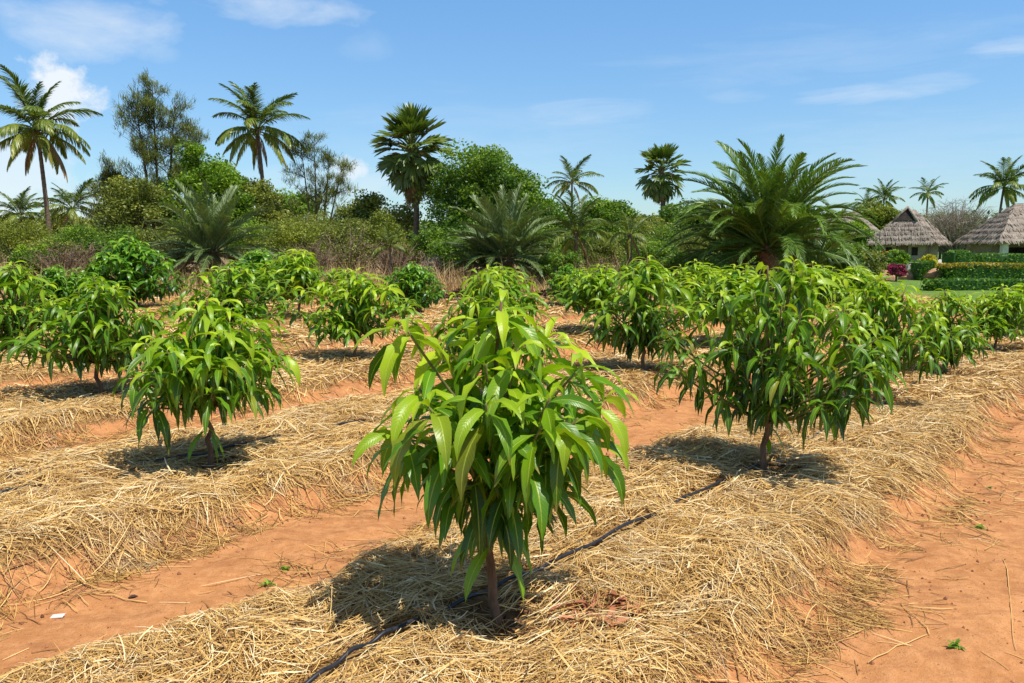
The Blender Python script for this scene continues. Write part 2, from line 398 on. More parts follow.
# mango trees: (px base, py base, py top, crown half width px, variant, mature?, label)
MANGO = [
 (493, 612, 305, 140, 'F', 'large young mango tree nearest the camera with long drooping glossy leaves', None),
 (765, 470, 252, 76, 'A', 'second tree of the front row, wide and bushy mango tree in a dark soil basin', None),
 (875, 404, 270, 50, 'G3', 'young mango tree overlapping the wide bushy tree on its right, third in the front row', None),
 (945, 372, 286, 42, 'G2', 'small young mango tree, fourth in the front row, on the straw bed at right', None),
 (995, 350, 283, 40, 'G4', 'young mango tree near the right edge in the front row, before the gold topped hedge', None),
 (1022, 337, 281, 36, 'G1', 'young mango tree cut by the right edge of the photo, below the wide thatched hut', None),
 (210, 463, 290, 82, 'B', 'yellow green young mango tree left of the nearest one, hose at its foot', None),
 (490, 400, 263, 55, 'G0', 'young mango tree directly behind the nearest one, only its top showing', None),
 (643, 371, 252, 58, 'G2', 'tall narrow mango tree between the nearest tree and the wide bushy one', None),
 (738, 346, 262, 55, 'G3', 'mango tree hidden behind the left side of the wide bushy tree', None),
 (806, 332, 260, 45, 'G4', 'far mango tree showing above the right shoulder of the wide bushy tree', None),
 (853, 322, 264, 36, 'G1', 'small far mango tree behind the third tree of the front row', None),
 (100, 394, 272, 74, 'C', 'bushy dark green mango tree on the second straw bed at left', None),
 (355, 359, 266, 50, 'G4', 'mango tree with hanging pale leaves in the gap left of the nearest tree', None),
 (500, 338, 262, 45, 'G0', 'mango tree mostly hidden behind the crowns right behind the nearest tree', None),
 (603, 334, 262, 46, 'G3', 'mango tree just left of the tall narrow one with a thin bare trunk', None),
 (690, 318, 258, 38, 'G4', 'far mango tree peeking out at the right shoulder of the tall narrow one', None),
 (14, 350, 258, 52, 'G2', 'mango tree cut by the left edge of the photo', None),
 (232, 340, 262, 52, 'G0', 'mango tree right behind the yellow green one on its upper right', None),
 (300, 318, 247, 42, 'G1', 'mango tree with reddish new shoot in the third row, left of centre', None),
 (132, 308, 232, 48, 'D1', 'tall dark round mango tree, the biggest at far left before the tall feathery tree', None),
 (262, 312, 245, 46, 'D0', 'dark rounded mango tree before the grey green date palm', None),
 (410, 312, 259, 36, 'D1', 'small round mango tree below the first fan palm', None),
 (570, 306, 262, 26, 'D0', 'small far mango bush before the low centre date palm', None),
 (60, 322, 262, 34, 'D0', 'far low mango tree between the left edge tree and the tall dark round one', None),
]
FRONT = G(493, 612)
for k, mg in enumerate(MANGO):
    x, y = G(mg[0], mg[1])
    if y < 14:
        BASINS.append((x + .05, y - .02, .27, .06))

def dens_hose(path):
    return np.array(path)
HOSE1 = [G(px, py) for px, py in ((250, 720), (318, 681), (360, 655), (400, 634), (455, 607), (505, 584), (570, 558), (640, 525), (712, 488), (770, 458), (830, 432), (880, 404), (945, 371), (995, 350), (1040, 331))]
HOSE2 = [G(px, py) for px, py in ((-90, 522), (0, 500), (60, 486), (150, 464), (215, 453), (265, 443), (340, 428), (400, 416), (477, 402), (560, 388), (643, 370), (738, 346))]
def catm(P, n=14):
    P = np.array(P); o = []
    for i in range(len(P) - 1):
        p0 = P[max(i - 1, 0)]; p1 = P[i]; p2 = P[i + 1]; p3 = P[min(i + 2, len(P) - 1)]
        for q in range(n):
            s = q / n; o.append(.5 * (2 * p1 + (p2 - p0) * s + (2 * p0 - 5 * p1 + 4 * p2 - p3) * s * s + (3 * p1 - p0 - 3 * p2 + p3) * s ** 3))
    o.append(P[-1]); return np.array(o)
H1 = catm(HOSE1); H2 = catm(HOSE2)
def hose_dist(x, y):
    d = np.full(len(x), 9.0)
    for Hh in (H1, H2):
        for a in Hh[::2]:
            d = np.minimum(d, (x - a[0]) ** 2 + (y - a[1]) ** 2)
    return np.sqrt(d)
HV = []                # (points, 1 where the hose lies on top of the straw)
for Hh, iv in ((H1, [(.6, 3.25), (3.9, 7.15), (7.45, 8.2), (9.7, 10.3), (11.4, 12.0)]), (H2, [(.9, 1.5), (2.8, 5.3), (5.9, 6.4), (9.2, 9.8)])):
    q = np.arange(len(Hh)) / 14.0; v_ = np.zeros(len(Hh))
    for a, b in iv: v_ = np.maximum(v_, sstep((q - a) / .3 + .5) * sstep((b - q) / .3 + .5))
    HV.append((Hh, v_))
def hose_near(x, y):    # distance to the nearest visible stretch
    d = np.full(x.shape, 9.0)
    for Hh, v_ in HV:
        for a in Hh[v_ > .5]: d = np.minimum(d, (x - a[0]) ** 2 + (y - a[1]) ** 2)
    return np.sqrt(d)

def build_ground():
    def axis(core0, core1, st, g, end0, end1):
        a = list(np.arange(core0, core1, st)); s = st
        while a[-1] < end1: s *= g; a.append(a[-1] + s)
        b = []; s = st; q = core0
        while q > end0: s *= g; q -= s; b.append(q)
        return np.array(b[::-1] + a)
    X = axis(-8, 8, .045, 1.032, -2600, 2600)
    Y = list(axis(2.2, 11, .038, 1.12, -60, 11.04)); s = .038
    while Y[-1] < 2800: s *= (1.010 if Y[-1] < 34 else 1.07); Y.append(Y[-1] + s)
    Y = np.array(Y)
    gx, gy = np.meshgrid(X, Y, indexing='xy'); fx = gx.ravel(); fy = gy.ravel()
    z = height(fx, fy)
    e, idx, end = bedmask(fx, fy); fe = sstep(end / .8)
    straw = np.clip((e - .04) / .25, 0, 1) * fe
    lawn = sstep((fx - (11.5 + fy * .03)) / 3) * sstep((fy - 22.5) / 1.5) * (1 - fe)
    scrub = (1 - fe) * (1 - lawn) * sstep((fy - 26.5) / 3 + .3)
    basin = np.zeros(len(fx))
    for (bx, by, br, bd) in BASINS:
        basin = np.maximum(basin, np.exp(-(((fx - bx) ** 2 + (fy - by) ** 2) / (br * br * 1.1)) ** 2))
    A = np.stack([straw, lawn, scrub, basin], -1)
    nx, ny = len(X), len(Y)
    i, j = np.meshgrid(np.arange(ny - 1), np.arange(nx - 1), indexing='ij'); b = i * nx + j
    Q = np.stack([b, b + 1, b + nx + 1, b + nx], -1).reshape(-1, 4)
    mb = MB(); mb.add(np.stack([fx, fy, z], -1), Q, A=A)
    o = mb.build('ground', M['ground']); tag(o, 'red sandy soil ground with straw covered beds and bare furrows', 'ground', kind='structure')
build_ground()

# ------------------------------------------------------------------ straw
def straw_patch(k, name, label):
    c, hw = BEDS[k]; mb = MB()
    def inview(x, y):
        return (y > 1.5) & (np.abs(x) < .70 * y + .9)
    zones = [(1.5, 5.0, 5600, .0036, .155), (5.0, 8.0, 3300, .0046, .175), (8.0, 12.0, 1100, .0078, .21), (12.0, 18, 330, .014, .3), (18, 28, 130, .022, .36)]
    for (y0, y1, dn, wd, ln) in zones:
        area = (2 * hw + 1.0) * 60; Ncand = int(area * dn)
        n = c + rng.uniform(-hw - .5, hw + .5, Ncand); u = rng.uniform(-20, 40, Ncand)
        x, y = xy(n, u)
        k1 = (y > y0) & (y <= y1) & inview(x, y); x = x[k1]; y = y[k1]; n = n[k1]
        if len(x) == 0: continue
        e, idx, end = bedmask(x, y)
        cl = fbm(x * 3.2, y * 3.2, 88, 3)
        p = np.clip((e - .05) / .25 + cl * 1.4, 0, 1) * (idx == k)
        p = np.maximum(p, np.clip(.26 + cl * 2.2, .02, 1) * (e > -.16) * (idx == k))
        p = np.maximum(p, .06 * (e > -.45) * (idx == k) * (vnoise(x * 2.5, y * 2.5, 99) > .55))
        p = p * sstep(end / .6)
        for (bx, by, br, bd) in BASINS:
            r = np.hypot(x - bx, y - by); p = p * np.where(r < br * .95, .14 + .25 * (r > br * .6), 1)
        # heap of dry red leaves beside the nearest trunk shows through
        r = np.hypot((x - LIT[0]), (y - LIT[1]) * 1.1); p = p * np.where(r < .17, .18, 1)
        k2 = rng.random(len(x)) < p; x = x[k2]; y = y[k2]; n = n[k2]; e = e[k2]; N = len(x)
        if N == 0: continue
        th = rng.uniform(0, 2 * math.pi, N)
        swirl = vnoise(x * 1.6, y * 1.6, 123) * 6.28
        th = np.where(rng.random(N) < .35, swirl + rng.normal(0, .45, N), th)
        th0 = math.atan2(UX, -UY)          # across the bed: hangs over the side
        edge = (e < .35) & (rng.random(N) < .38)
        th = np.where(edge, th0 + rng.normal(0, .6, N), th)
        L = ln * np.exp(rng.normal(0, .38, N)); L = np.minimum(L, .55); W = wd * rng.uniform(.55, 1.35, N)
        if wd < .006:
            big = rng.random(N) < .10; W = np.where(big, W * 1.9, W); L = np.where(big, L * 1.5, L)
        curv = rng.normal(0, .38, N); S = 4 if y1 > 9 else 5
        tt = np.linspace(-.5, .5, S)
        ang = th[:, None] + curv[:, None] * tt[None]
        dx = np.cos(ang); dy = np.sin(ang)
        cx = np.cumsum(dx, 1) / S; cy = np.cumsum(dy, 1) / S; cx -= cx.mean(1, keepdims=True); cy -= cy.mean(1, keepdims=True)
        PX = x[:, None] + cx * L[:, None]; PY = y[:, None] + cy * L[:, None]
        if y1 <= 12:
            hd = hose_near(PX, PY).min(1); kp = (hd > .035) | (rng.random(N) < .06)
            x, y, n, e, N, th, L, W, dx, dy, PX, PY = x[kp], y[kp], n[kp], e[kp], int(kp.sum()), th[kp], L[kp], W[kp], dx[kp], dy[kp], PX[kp], PY[kp]
        cover = np.clip((e + .1) / .4, 0, 1)
        lay = rng.random(N) ** 1.4 * (.012 + .045 * cover)
        Hh = height(PX.ravel(), PY.ravel()).reshape(N, S)
        Hm = Hh.mean(1, keepdims=True)
        stiff = .35
        lin = Hh[:, :1] + (Hh[:, -1:] - Hh[:, :1]) * (tt[None] + .5)
        PZ = np.maximum(Hh * (1 - stiff) + lin * stiff, Hh) + lay[:, None] + .003 + (rng.normal(0, .05, N) * L)[:, None] * tt[None] * 2 * cover[:, None]
        up = rng.random(N) < .02
        PZ += np.where(up, 1, 0)[:, None] * (tt[None] + .5) * rng.uniform(.0, .12, N)[:, None] * L[:, None] * 3
        ta = np.stack([dx, dy, np.zeros_like(dx)], -1); sdv = np.stack([-dy, dx, np.zeros_like(dx)], -1)
        roll = rng.uniform(-.9, .9, N)[:, None, None]; upv = np.array([0, 0, 1.0])
        side = sdv * np.cos(roll) + upv * np.sin(roll); nrm = upv * np.cos(roll) - sdv * np.sin(roll)
        C = np.stack([PX, PY, PZ], -1)
        near = y1 < 9; u_ = np.array([-1, 0, 1.0]) if near else np.array([-1, 1.0]); nc = len(u_)
        wp = np.ones(S); wp[-1] = .45; wp[0] = .8
        ww = (W[:, None] / 2 * wp[None])[:, :, None, None]
        Xv = C[:, :, None] + side[:, :, None] * u_[None, None, :, None] * ww - nrm[:, :, None] * np.abs(u_)[None, None, :, None] * ww * .6 * near
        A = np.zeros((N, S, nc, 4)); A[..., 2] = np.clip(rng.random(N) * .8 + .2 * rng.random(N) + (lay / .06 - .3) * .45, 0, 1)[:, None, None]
        i, s_, c_ = np.meshgrid(np.arange(N), np.arange(S - 1), np.arange(nc - 1), indexing='ij'); b = (i * S + s_) * nc + c_
        Q = np.stack([b, b + 1, b + nc + 1, b + nc], -1).reshape(-1, 4)
        mb.add(Xv.reshape(-1, 3), Q, A=A.reshape(-1, 4))
    if mb.n:
        o = mb.build(name, M['straw'], smooth=False); tag(o, label, 'straw', 'straw mulch spread on the planting beds', kind='stuff')
LIT = G(603, 612)
SL = {1: 'golden straw mulch covering the nearest planting bed under the large young mango tree', 2: 'straw mulch covering the second bed across the red furrow',
      3: 'straw mulch covering the third bed under the dark bushy mango tree', 4: 'straw mulch covering the fourth bed from the camera',
      5: 'straw mulch covering the fifth bed from the camera', 6: 'straw mulch covering the sixth bed, half hidden by mango trees',
      7: 'thin far strip of straw mulch near the end of the plot', 8: 'farthest strip of straw mulch at the end of the plot'}
for k in SL: straw_patch(k, 'straw_mulch', SL[k])

# loose straws, clods and crumbs lying in the furrows
def furrow_litter():
    mb = MB(); N = 5200
    y = rng.uniform(2.2, 12, N) ** 1.0; x = rng.uniform(-.72, .72, N) * y
    e, idx, end = bedmask(x, y); k = (e < .0) & (rng.random(N) < np.clip(1.15 + e * 1.6, .12, 1) * .35) & (end > 0)
    x = x[k]; y = y[k]; N = len(x); th = rng.uniform(0, 6.28, N)
    L = .13 * np.exp(rng.normal(0, .55, N)); z = height(x, y) + .004
    x2 = x + np.cos(th) * L; y2 = y + np.sin(th) * L; z2 = height(x2, y2) + .006
    dv = np.stack([x2 - x, y2 - y, z2 - z], -1); a, e_ = dir2(dv)
    strips(mb, np.stack([x, y, z + .002], -1), a, e_ + .04, .08, L, .0045, roll=rng.uniform(-.5, .5, N), V=np.array([0, .33, .66, 1]), Wp=np.array([.8, 1, 1, .5]), nc=3, fold=-.6, rnd=rng.random(N) ** 1.4)
    tag(mb.build('loose_straw', M['straw']), 'loose single straws scattered on the bare red furrows', 'straw', kind='stuff')
    mb = MB(); N = 22000
    y = rng.uniform(2.2, 11, N); x = rng.uniform(-.72, .72, N) * y
    e, idx, end = bedmask(x, y); k = (e < .08) & (rng.random(N) < np.clip(.9 + e * 1.5, .15, 1)) & (vnoise(x * 3, y * 3, 200) > .35)
    x = x[k]; y = y[k]; N = len(x); s = .0036 * np.minimum(3.4, np.exp(rng.normal(0, .7, N))); z = height(x, y)
    oc = np.array([(1, 0, 0), (-1, 0, 0), (0, 1, 0), (0, -1, 0), (0, 0, 1), (0, 0, -1.)]); tr = [(0, 2, 4), (2, 1, 4), (1, 3, 4), (3, 0, 4), (2, 0, 5), (1, 2, 5), (3, 1, 5), (0, 3, 5)]
    X = np.stack([x, y, z + s * .3], -1)[:, None] + oc[None] * s[:, None, None] * rng.uniform(.6, 1.4, (N, 6, 1))
    T_ = (np.arange(N)[:, None, None] * 6 + np.array(tr)[None]).reshape(-1, 3)
    A = np.zeros((N, 6, 4)); A[..., 2] = rng.random(N)[:, None]
    mb.add(X.reshape(-1, 3), T=T_, A=A.reshape(-1, 4))
    m_, t_ = mat('soil_crumb'); u, v, r, a_ = lc(t_)
    finish(m_, t_, t_.ramp(r, [(0., (.14, .06, .035)), (.5, (.34, .15, .075)), (1., (.52, .25, .13))]), .95, None, .1)
    tag(mb.build('soil_crumbs', m_, smooth=False), 'small clods and crumbs of red soil on the furrows', 'soil', kind='stuff')
    # dark dry leaf bits in the basins at the tree feet
    mb = MB()
    for (bx, by, br, bd) in BASINS:
        if by > 9: continue
        N = 170; r = rng.random(N) ** .5 * br * 1.05; a = rng.uniform(0, 6.28, N)
        x = bx + r * np.cos(a); y = by + r * np.sin(a)
        leafbits(mb, np.stack([x, y, height(x, y) + rng.uniform(.004, .02, N)], -1), .035, up=2.5, asp=.4, age=rng.random(N) * .6)
    tag(mb.build('dry_leaf_crumbs', M['compost']), 'dark crumbled leaves and moist soil bits in the basins round the trunks', 'leaf litter', kind='stuff')
    mb = MB(); N = 110
    r = rng.random(N) ** .5 * .20; a = rng.uniform(0, 6.28, N); x = LIT[0] + r * np.cos(a) * 1.15; y = LIT[1] + r * np.sin(a)
    strips(mb, np.stack([x, y, height(x, y) + rng.uniform(.012, .045, N)], -1), rng.uniform(0, 6.28, N), rng.uniform(-.1, .4, N), rng.uniform(.1, .9, N), rng.uniform(.05, .13, N), rng.uniform(.012, .028, N), roll=rng.uniform(-.8, .8, N), age=rng.random(N), fold=.6)
    tag(mb.build('leaf_litter', M['red_leaf_litter']), 'heap of curled reddish brown dry leaves on the straw right of the nearest trunk', 'leaf litter', kind='stuff')
furrow_litter()

# hoses
def hose(Hh, vis, label):
    z = height(Hh[:, 0], Hh[:, 1])
    z = np.convolve(np.pad(z, 5, mode='edge'), np.ones(11) / 11, 'valid') + .014 + .026 * vis + .008 * np.sin(np.arange(len(z)) * .55) * vis
    mb = MB(); tube(mb, np.column_stack([Hh, z]), .0095, 10)
    tag(mb.build('drip_hose', M['hose']), label, 'hose', 'black irrigation hoses along the beds')
hose(H1, HV[0][1], 'black irrigation hose half buried in straw along the nearest bed, passing behind the nearest trunk')
hose(H2, HV[1][1], 'black irrigation hose along the second bed, passing the foot of the yellow green mango tree')

# ------------------------------------------------------------------ mango trees
def mango_mesh(tips, H, trunk_r, leafL=.30, leafW=.062, nleaf=(9, 13), nc=3, wave=.0, mature=False, bare=.26, low=None, agebias=0., stemlow=.5):
    """tips: list of (x,y,z). returns meshes trunk, branches, crown in local coords (base at the origin)"""
    tr = MB(); br = MB(); cr = MB()
    tips = np.array(tips); top = tips[np.argmax(tips[:, 2] - .6 * np.hypot(tips[:, 0], tips[:, 1]))]
    hw = H * .42
    jt = rng.normal(0, .012, (9, 2)); jt[0] = 0
    P = np.array([[j[0] + top[0] * (q ** 2) * .25, j[1] + top[1] * (q ** 2) * .25, -.05 + (hw + .05) * q] for q, j in zip(np.linspace(0, 1, 9), jt)])
    rad = trunk_r * np.array([1.35, 1.1, 1, .96, .92, .9, .86, .84, .8])
    tube(tr, P, rad, 9)
    lead = bez(P[-1], (P[-1] + top) / 2 + rng.normal(0, .02, 3), top, 8)
    tube(tr, lead, np.linspace(trunk_r * .78, .006, 8), 7)
    axis = np.vstack([P, lead[1:]])
    LP = []; LA = []; LE = []; LB = []; LL = []; LW = []; LG = []
    zmax = tips[:, 2].max(); zmin = tips[:, 2].min()
    for tp in tips:
        hd = math.hypot(tp[0] - 0, tp[1])
        z0 = max(H * bare, min(tp[2] * stemlow + .03, tp[2] - .9 * hd * .5))
        kk = np.argmin(abs(axis[:, 2] - z0)); a0 = axis[kk]
        if np.linalg.norm(tp - top) > .02:
            md = a0 * .45 + tp * .55; md[2] = a0[2] * .62 + tp[2] * .38
            B = bez(a0, md + rng.normal(0, .02, 3), tp, 7)
            tube(br, B, np.linspace(trunk_r * .42, .005, 7), 5)
            d = B[-1] - B[-2]
        else: d = lead[-1] - lead[-2]; B = lead
        d = d / np.linalg.norm(d)
        nl = rng.integers(nleaf[0], nleaf[1] + 1); ph = rng.random() * 6.28
        hy = (tp[2] - zmin) / (zmax - zmin + 1e-6)
        out = min(1, hd / (.35 * H))
        for q in range(nl):
            f = q / nl                                   # 0 = innermost, youngest
            back = .005 + f * .10
            LP.append(tp - d * back); LA.append(ph + q * 2.4 + rng.normal(0, .25))
            LE.append(.72 - 1.30 * f + rng.normal(0, .22)); LB.append(rng.uniform(1.5, 2.5) - .9 * f)
            s = (.62 + .5 * min(1, f * 2.2)) * rng.uniform(.82, 1.12)
            LL.append(leafL * s); LW.append(leafW * s * rng.uniform(.85, 1.12))
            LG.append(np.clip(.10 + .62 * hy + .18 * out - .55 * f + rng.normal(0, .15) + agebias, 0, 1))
        # older leaves further back along the shoot
        for q in range(rng.integers(1, 5)):
            w_ = rng.uniform(.35, .9); pt = B[int(w_ * (len(B) - 1))]
            if pt[2] < H * bare * 1.25: continue
            LP.append(pt); LA.append(rng.random() * 6.28); LE.append(rng.uniform(-.9, .2)); LB.append(rng.uniform(.7, 1.4))
            LL.append(leafL * rng.uniform(.8, 1.1)); LW.append(leafW * rng.uniform(.85, 1.15)); LG.append(np.clip(rng.normal(.12, .12) + agebias, 0, 1))
    for (x, y, z, a, L) in (low or []):
        LP.append(np.array((x, y, z))); LA.append(a); LE.append(-.6); LB.append(.85); LL.append(L); LW.append(leafW * .95); LG.append(.62)
    strips(cr, np.array(LP), np.array(LA), np.array(LE), np.array(LB), np.array(LL), np.array(LW), roll=rng.normal(0, .35, len(LP)), age=np.array(LG),
           nc=nc, fold=.28, wave=wave, bpow=1.15, twist=rng.normal(0, .5, len(LP)))
    return (tr.mesh('trunk', M['mbark']), br.mesh('branches', M['mstem']) if br.n else None, cr.mesh('crown', M['mangodark' if mature else 'mango']))
def crown_tips(H, Rr, n, seed, flat=.0, inner=.3, zlo=.42, lobe=.34):
    r_ = np.random.default_rng(seed); T = []; p1, p2 = r_.random(2) * 6.28; cx, cy = r_.normal(0, .05, 2)
    tries = 0
    while len(T) < n and tries < 4000:
        tries += 1
        tz = r_.uniform(zlo, 1.0); q = (tz - .58) / (.44 if tz > .58 else .34); a = r_.random() * 6.28
        lb = 1 + lobe * math.sin(2 * a + p1 + 2.5 * tz) + lobe * .7 * math.sin(3 * a + p2 - 4 * tz)
        rm = max(0, 1 - abs(q) ** 1.7) ** .6 * Rr * lb
        rr = rm * (r_.uniform(.75, 1.08) if r_.random() > inner else r_.uniform(.1, .7))
        hgt = tz * H * (1 - .10 * (rr / Rr) * (1 + math.sin(a * 2 + p2)))
        p = np.array((rr * math.cos(a) + cx * tz, rr * math.sin(a) + cy * tz, hgt - .04))
        if all(np.linalg.norm(p - o) > Rr * .20 for o in T) or r_.random() < .03: T.append(p)
    T.append(np.array((cx, cy, H - .03)))
    return T
def front_tips():
    L = [(404, 318, .0), (501, 300, .04), (447, 338, .26), (478, 318, .14), (486, 360, -.22), (540, 420, -.32), (430, 400, -.26), (575, 412, -.22), (512, 470, -.20), (450, 480, .02), (548, 478, .02), (421, 383, -.12), (517, 345, -.15), (506, 312, .12), (580, 360, -.02), (462, 352, .18), (548, 392, -.28), (486, 398, -.32),
         (446, 424, -.15), (560, 428, -.12), (602, 392, .12), (545, 336, .22), (415, 436, .16), (590, 440, .18), (508, 372, .30),
         (470, 452, -.18), (530, 450, -.22), (398, 425, -.10), (532, 362, .05), (500, 430, .20), (455, 398, .05), (560, 400, .08), (520, 410, -.05),
         (478, 494, .02), (516, 490, .05)]
    fx, fy = FRONT; out = []
    for (px, py, dy) in L:
        x, y, z = AT(px, py, fy + dy); out.append((x - fx, dy, z))
    return out
VAR = {}
def variants():
    VAR['F'] = (1.33, .6, mango_mesh(front_tips(), 1.33, .021, .285, .056, (9, 13), nc=5, wave=.26, bare=.40, agebias=.30, stemlow=.62,
                low=[(-.01, -.02, .36, 3.9, .26), (.02, -.02, .42, -.9, .33), (.01, .0, .48, -.3, .3), (-.02, 0, .45, 3.3, .3)]))
    VAR['A'] = (1.5, .66, mango_mesh(crown_tips(1.5, .68, 68, 14, zlo=.42, lobe=.26), 1.5, .024, .255, .047, (8, 12), nc=3, wave=.2, bare=.27, agebias=.10,
                low=[(.0, -.02, .33, -.5, .24), (-.02, 0, .36, 3.5, .25), (.02, 0, .28, -1.3, .2)]))
    VAR['B'] = (1.22, .6, mango_mesh(crown_tips(1.22, .56, 50, 27, zlo=.46, lobe=.12), 1.22, .021, .265, .050, (9, 12), nc=3, wave=.2, bare=.36, agebias=.26,
                low=[(.0, -.02, .33, -.5, .3), (-.02, 0, .3, 3.8, .26), (.02, 0, .28, -1.0, .25)]))
    VAR['C'] = (1.30, .7, mango_mesh(crown_tips(1.30, .62, 64, 31, lobe=.22), 1.30, .022, .24, .045, (8, 12), nc=3, bare=.28, agebias=.12))
    for k, sd in enumerate((41, 52, 63, 91, 97)):
        VAR['G%d' % k] = (1.35, .60, mango_mesh(crown_tips(1.35, (.56, .58, .48, .62, .54)[k], (56, 58, 50, 64, 52)[k], sd, zlo=(.40, .5, .36, .46, .42)[k]), 1.35, .020, (.24, .25, .26, .23, .25)[k], .046, (8, 12), nc=3, bare=.26, agebias=(.28, .32, .22, .26, .34)[k]))
    for k, sd in enumerate((74, 85)):
        VAR['D%d' % k] = (1.35, .66, mango_mesh(crown_tips(1.35, .62, 105, sd, inner=.35, zlo=.34, lobe=.14), 1.35, .026, .185, .046, (10, 13), nc=3, bare=.2, mature=True, agebias=.25))
variants()
for k, (px, py, pt, hwid, var, label, _) in enumerate(MANGO):
    x, y = G(px, py); z = hz(x, y); zt = AT(px, pt, y)[2]
    Hv, Rv, (mt, mbr, mc) = VAR[var]; Hn = (zt - z); s = Hn / (Hv + .03)
    o = empty('mango_tree', (x, y, z), 0 if var == 'F' else (k * 2.1) % 6.28, s)
    wx = 1.0 * (hwid / F * y) / (Rv * s); wx = min(max(wx, .85), 1.5)
    if var != 'F': o.scale = (s * wx, s * wx, s)
    tag(o, label, 'mango tree', 'young mango trees planted on the straw beds')
    link_part('trunk', mt, o); link_part('branches', mbr, o); link_part('crown', mc, o)

# ------------------------------------------------------------------ palms
def frond_mesh(name, L, el, bend, leafl, nleaf, mat_, droop=.9, leafw=.05, vup=.3, ang=1.0, age=.4, seed=0, base=.16):
    """rachis and leaflets along +X from the origin"""
    mb = MB(); S = 14; v = np.linspace(0, 1, S)
    th = el - bend * v ** (1.25 if droop > .6 else 2.0); dx = np.cos(th); dz = np.sin(th)
    c = np.stack([np.cumsum(dx), np.zeros(S), np.cumsum(dz)], -1) * L / S; c -= c[0]
    tube(mb, c, np.linspace(.045, .006, S) * (L / 4) ** .5, 4, A=(.5, .5, .5, .75))
    q = np.linspace(base, 1, nleaf); q = np.concatenate([q, q + .3 / nleaf]); q = np.clip(q, 0, 1); sg = np.concatenate([np.ones(nleaf), -np.ones(nleaf)])
    P = np.stack([np.interp(q, v, c[:, k]) for k in range(3)], -1)
    tq = np.interp(q, v, th) ; T_ = np.stack([np.cos(tq), np.zeros_like(tq), np.sin(tq)], -1); Nn = np.stack([-np.sin(tq), np.zeros_like(tq), np.cos(tq)], -1)
    a = ang * (1 - .62 * q) + rng.normal(0, .08, len(q)); sd = np.stack([np.zeros_like(q), sg, np.zeros_like(q)], -1)
    Dv = T_ * np.cos(a)[:, None] + (sd * math.cos(vup) + Nn * math.sin(vup)) * np.sin(a)[:, None]
    az_, el_ = dir2(Dv); ll = leafl * (np.sin(np.clip(q, 0, 1) * math.pi * .86 + .35) * .75 + .25) * rng.uniform(.85, 1.1, len(q))
    strips(mb, P, az_, el_, droop * rng.uniform(.6, 1.3, len(q)), ll, leafw, roll=rng.normal(0, .4, len(q)), age=np.clip(age + rng.normal(0, .12, len(q)), 0, 1),
           V=np.array([0, .3, .65, 1]), Wp=np.array([.6, 1, .8, .05]), nc=2, fold=0)
    return mb.mesh(name, mat_)
FR = {}
def fset(key, specs):
    FR[key] = [frond_mesh('frond', *s) for s in specs]
m = M['coco']
fset('coco', [(4.3, 1.3, .75, 1.0, 62, m, .7, .075, .25, 1.05, .26), (4.5, .92, 1.15, 1.1, 62, m, 1.0, .075, .2, 1.05, .40), (4.5, .42, 1.3, 1.1, 62, m, 1.3, .075, .05, 1.0, .55), (4.2, -.15, 1.1, 1.0, 58, m, 1.5, .075, 0, .9, .72)])
fset('cocodead', [(3.8, -.7, .8, .9, 44, M['deadfrond'], 1.2, .06, -.3, .8, .5), (3.8, -.45, .9, .9, 44, M['coco'], 1.4, .06, -.2, .8, 1.0)])
m = M['date']
fset('date', [(3.9, 1.38, .8, .55, 100, m, .3, .03, .5, 1.05, .5), (4.1, 1.1, 1.1, .58, 100, m, .4, .03, .5, 1.05, .55), (4.1, .8, 1.3, .58, 100, m, .45, .03, .45, 1.05, .62), (4.0, .48, 1.3, .56, 96, m, .5, .03, .4, 1.0, .42), (3.6, .1, 1.0, .5, 86, m, .55, .03, .2, .95, .3)])
m = M['dategrey']
fset('dgrey', [(3.0, 1.35, .45, .55, 81, m, .25, .031, .5, .95, .55), (3.1, 1.02, .7, .55, 81, m, .3, .031, .5, .95, .55), (3.1, .65, .9, .55, 78, m, .35, .031, .45, .95, .5), (3.0, .25, .8, .5, 75, m, .4, .031, .4, .9, .4), (2.8, -.1, .6, .5, 67, m, .5, .031, .3, .9, .35)])
fset('datedead', [(2.6, -.2, .9, .4, 40, M['deadfrond'], .6, .034, .1, .8, .5)])
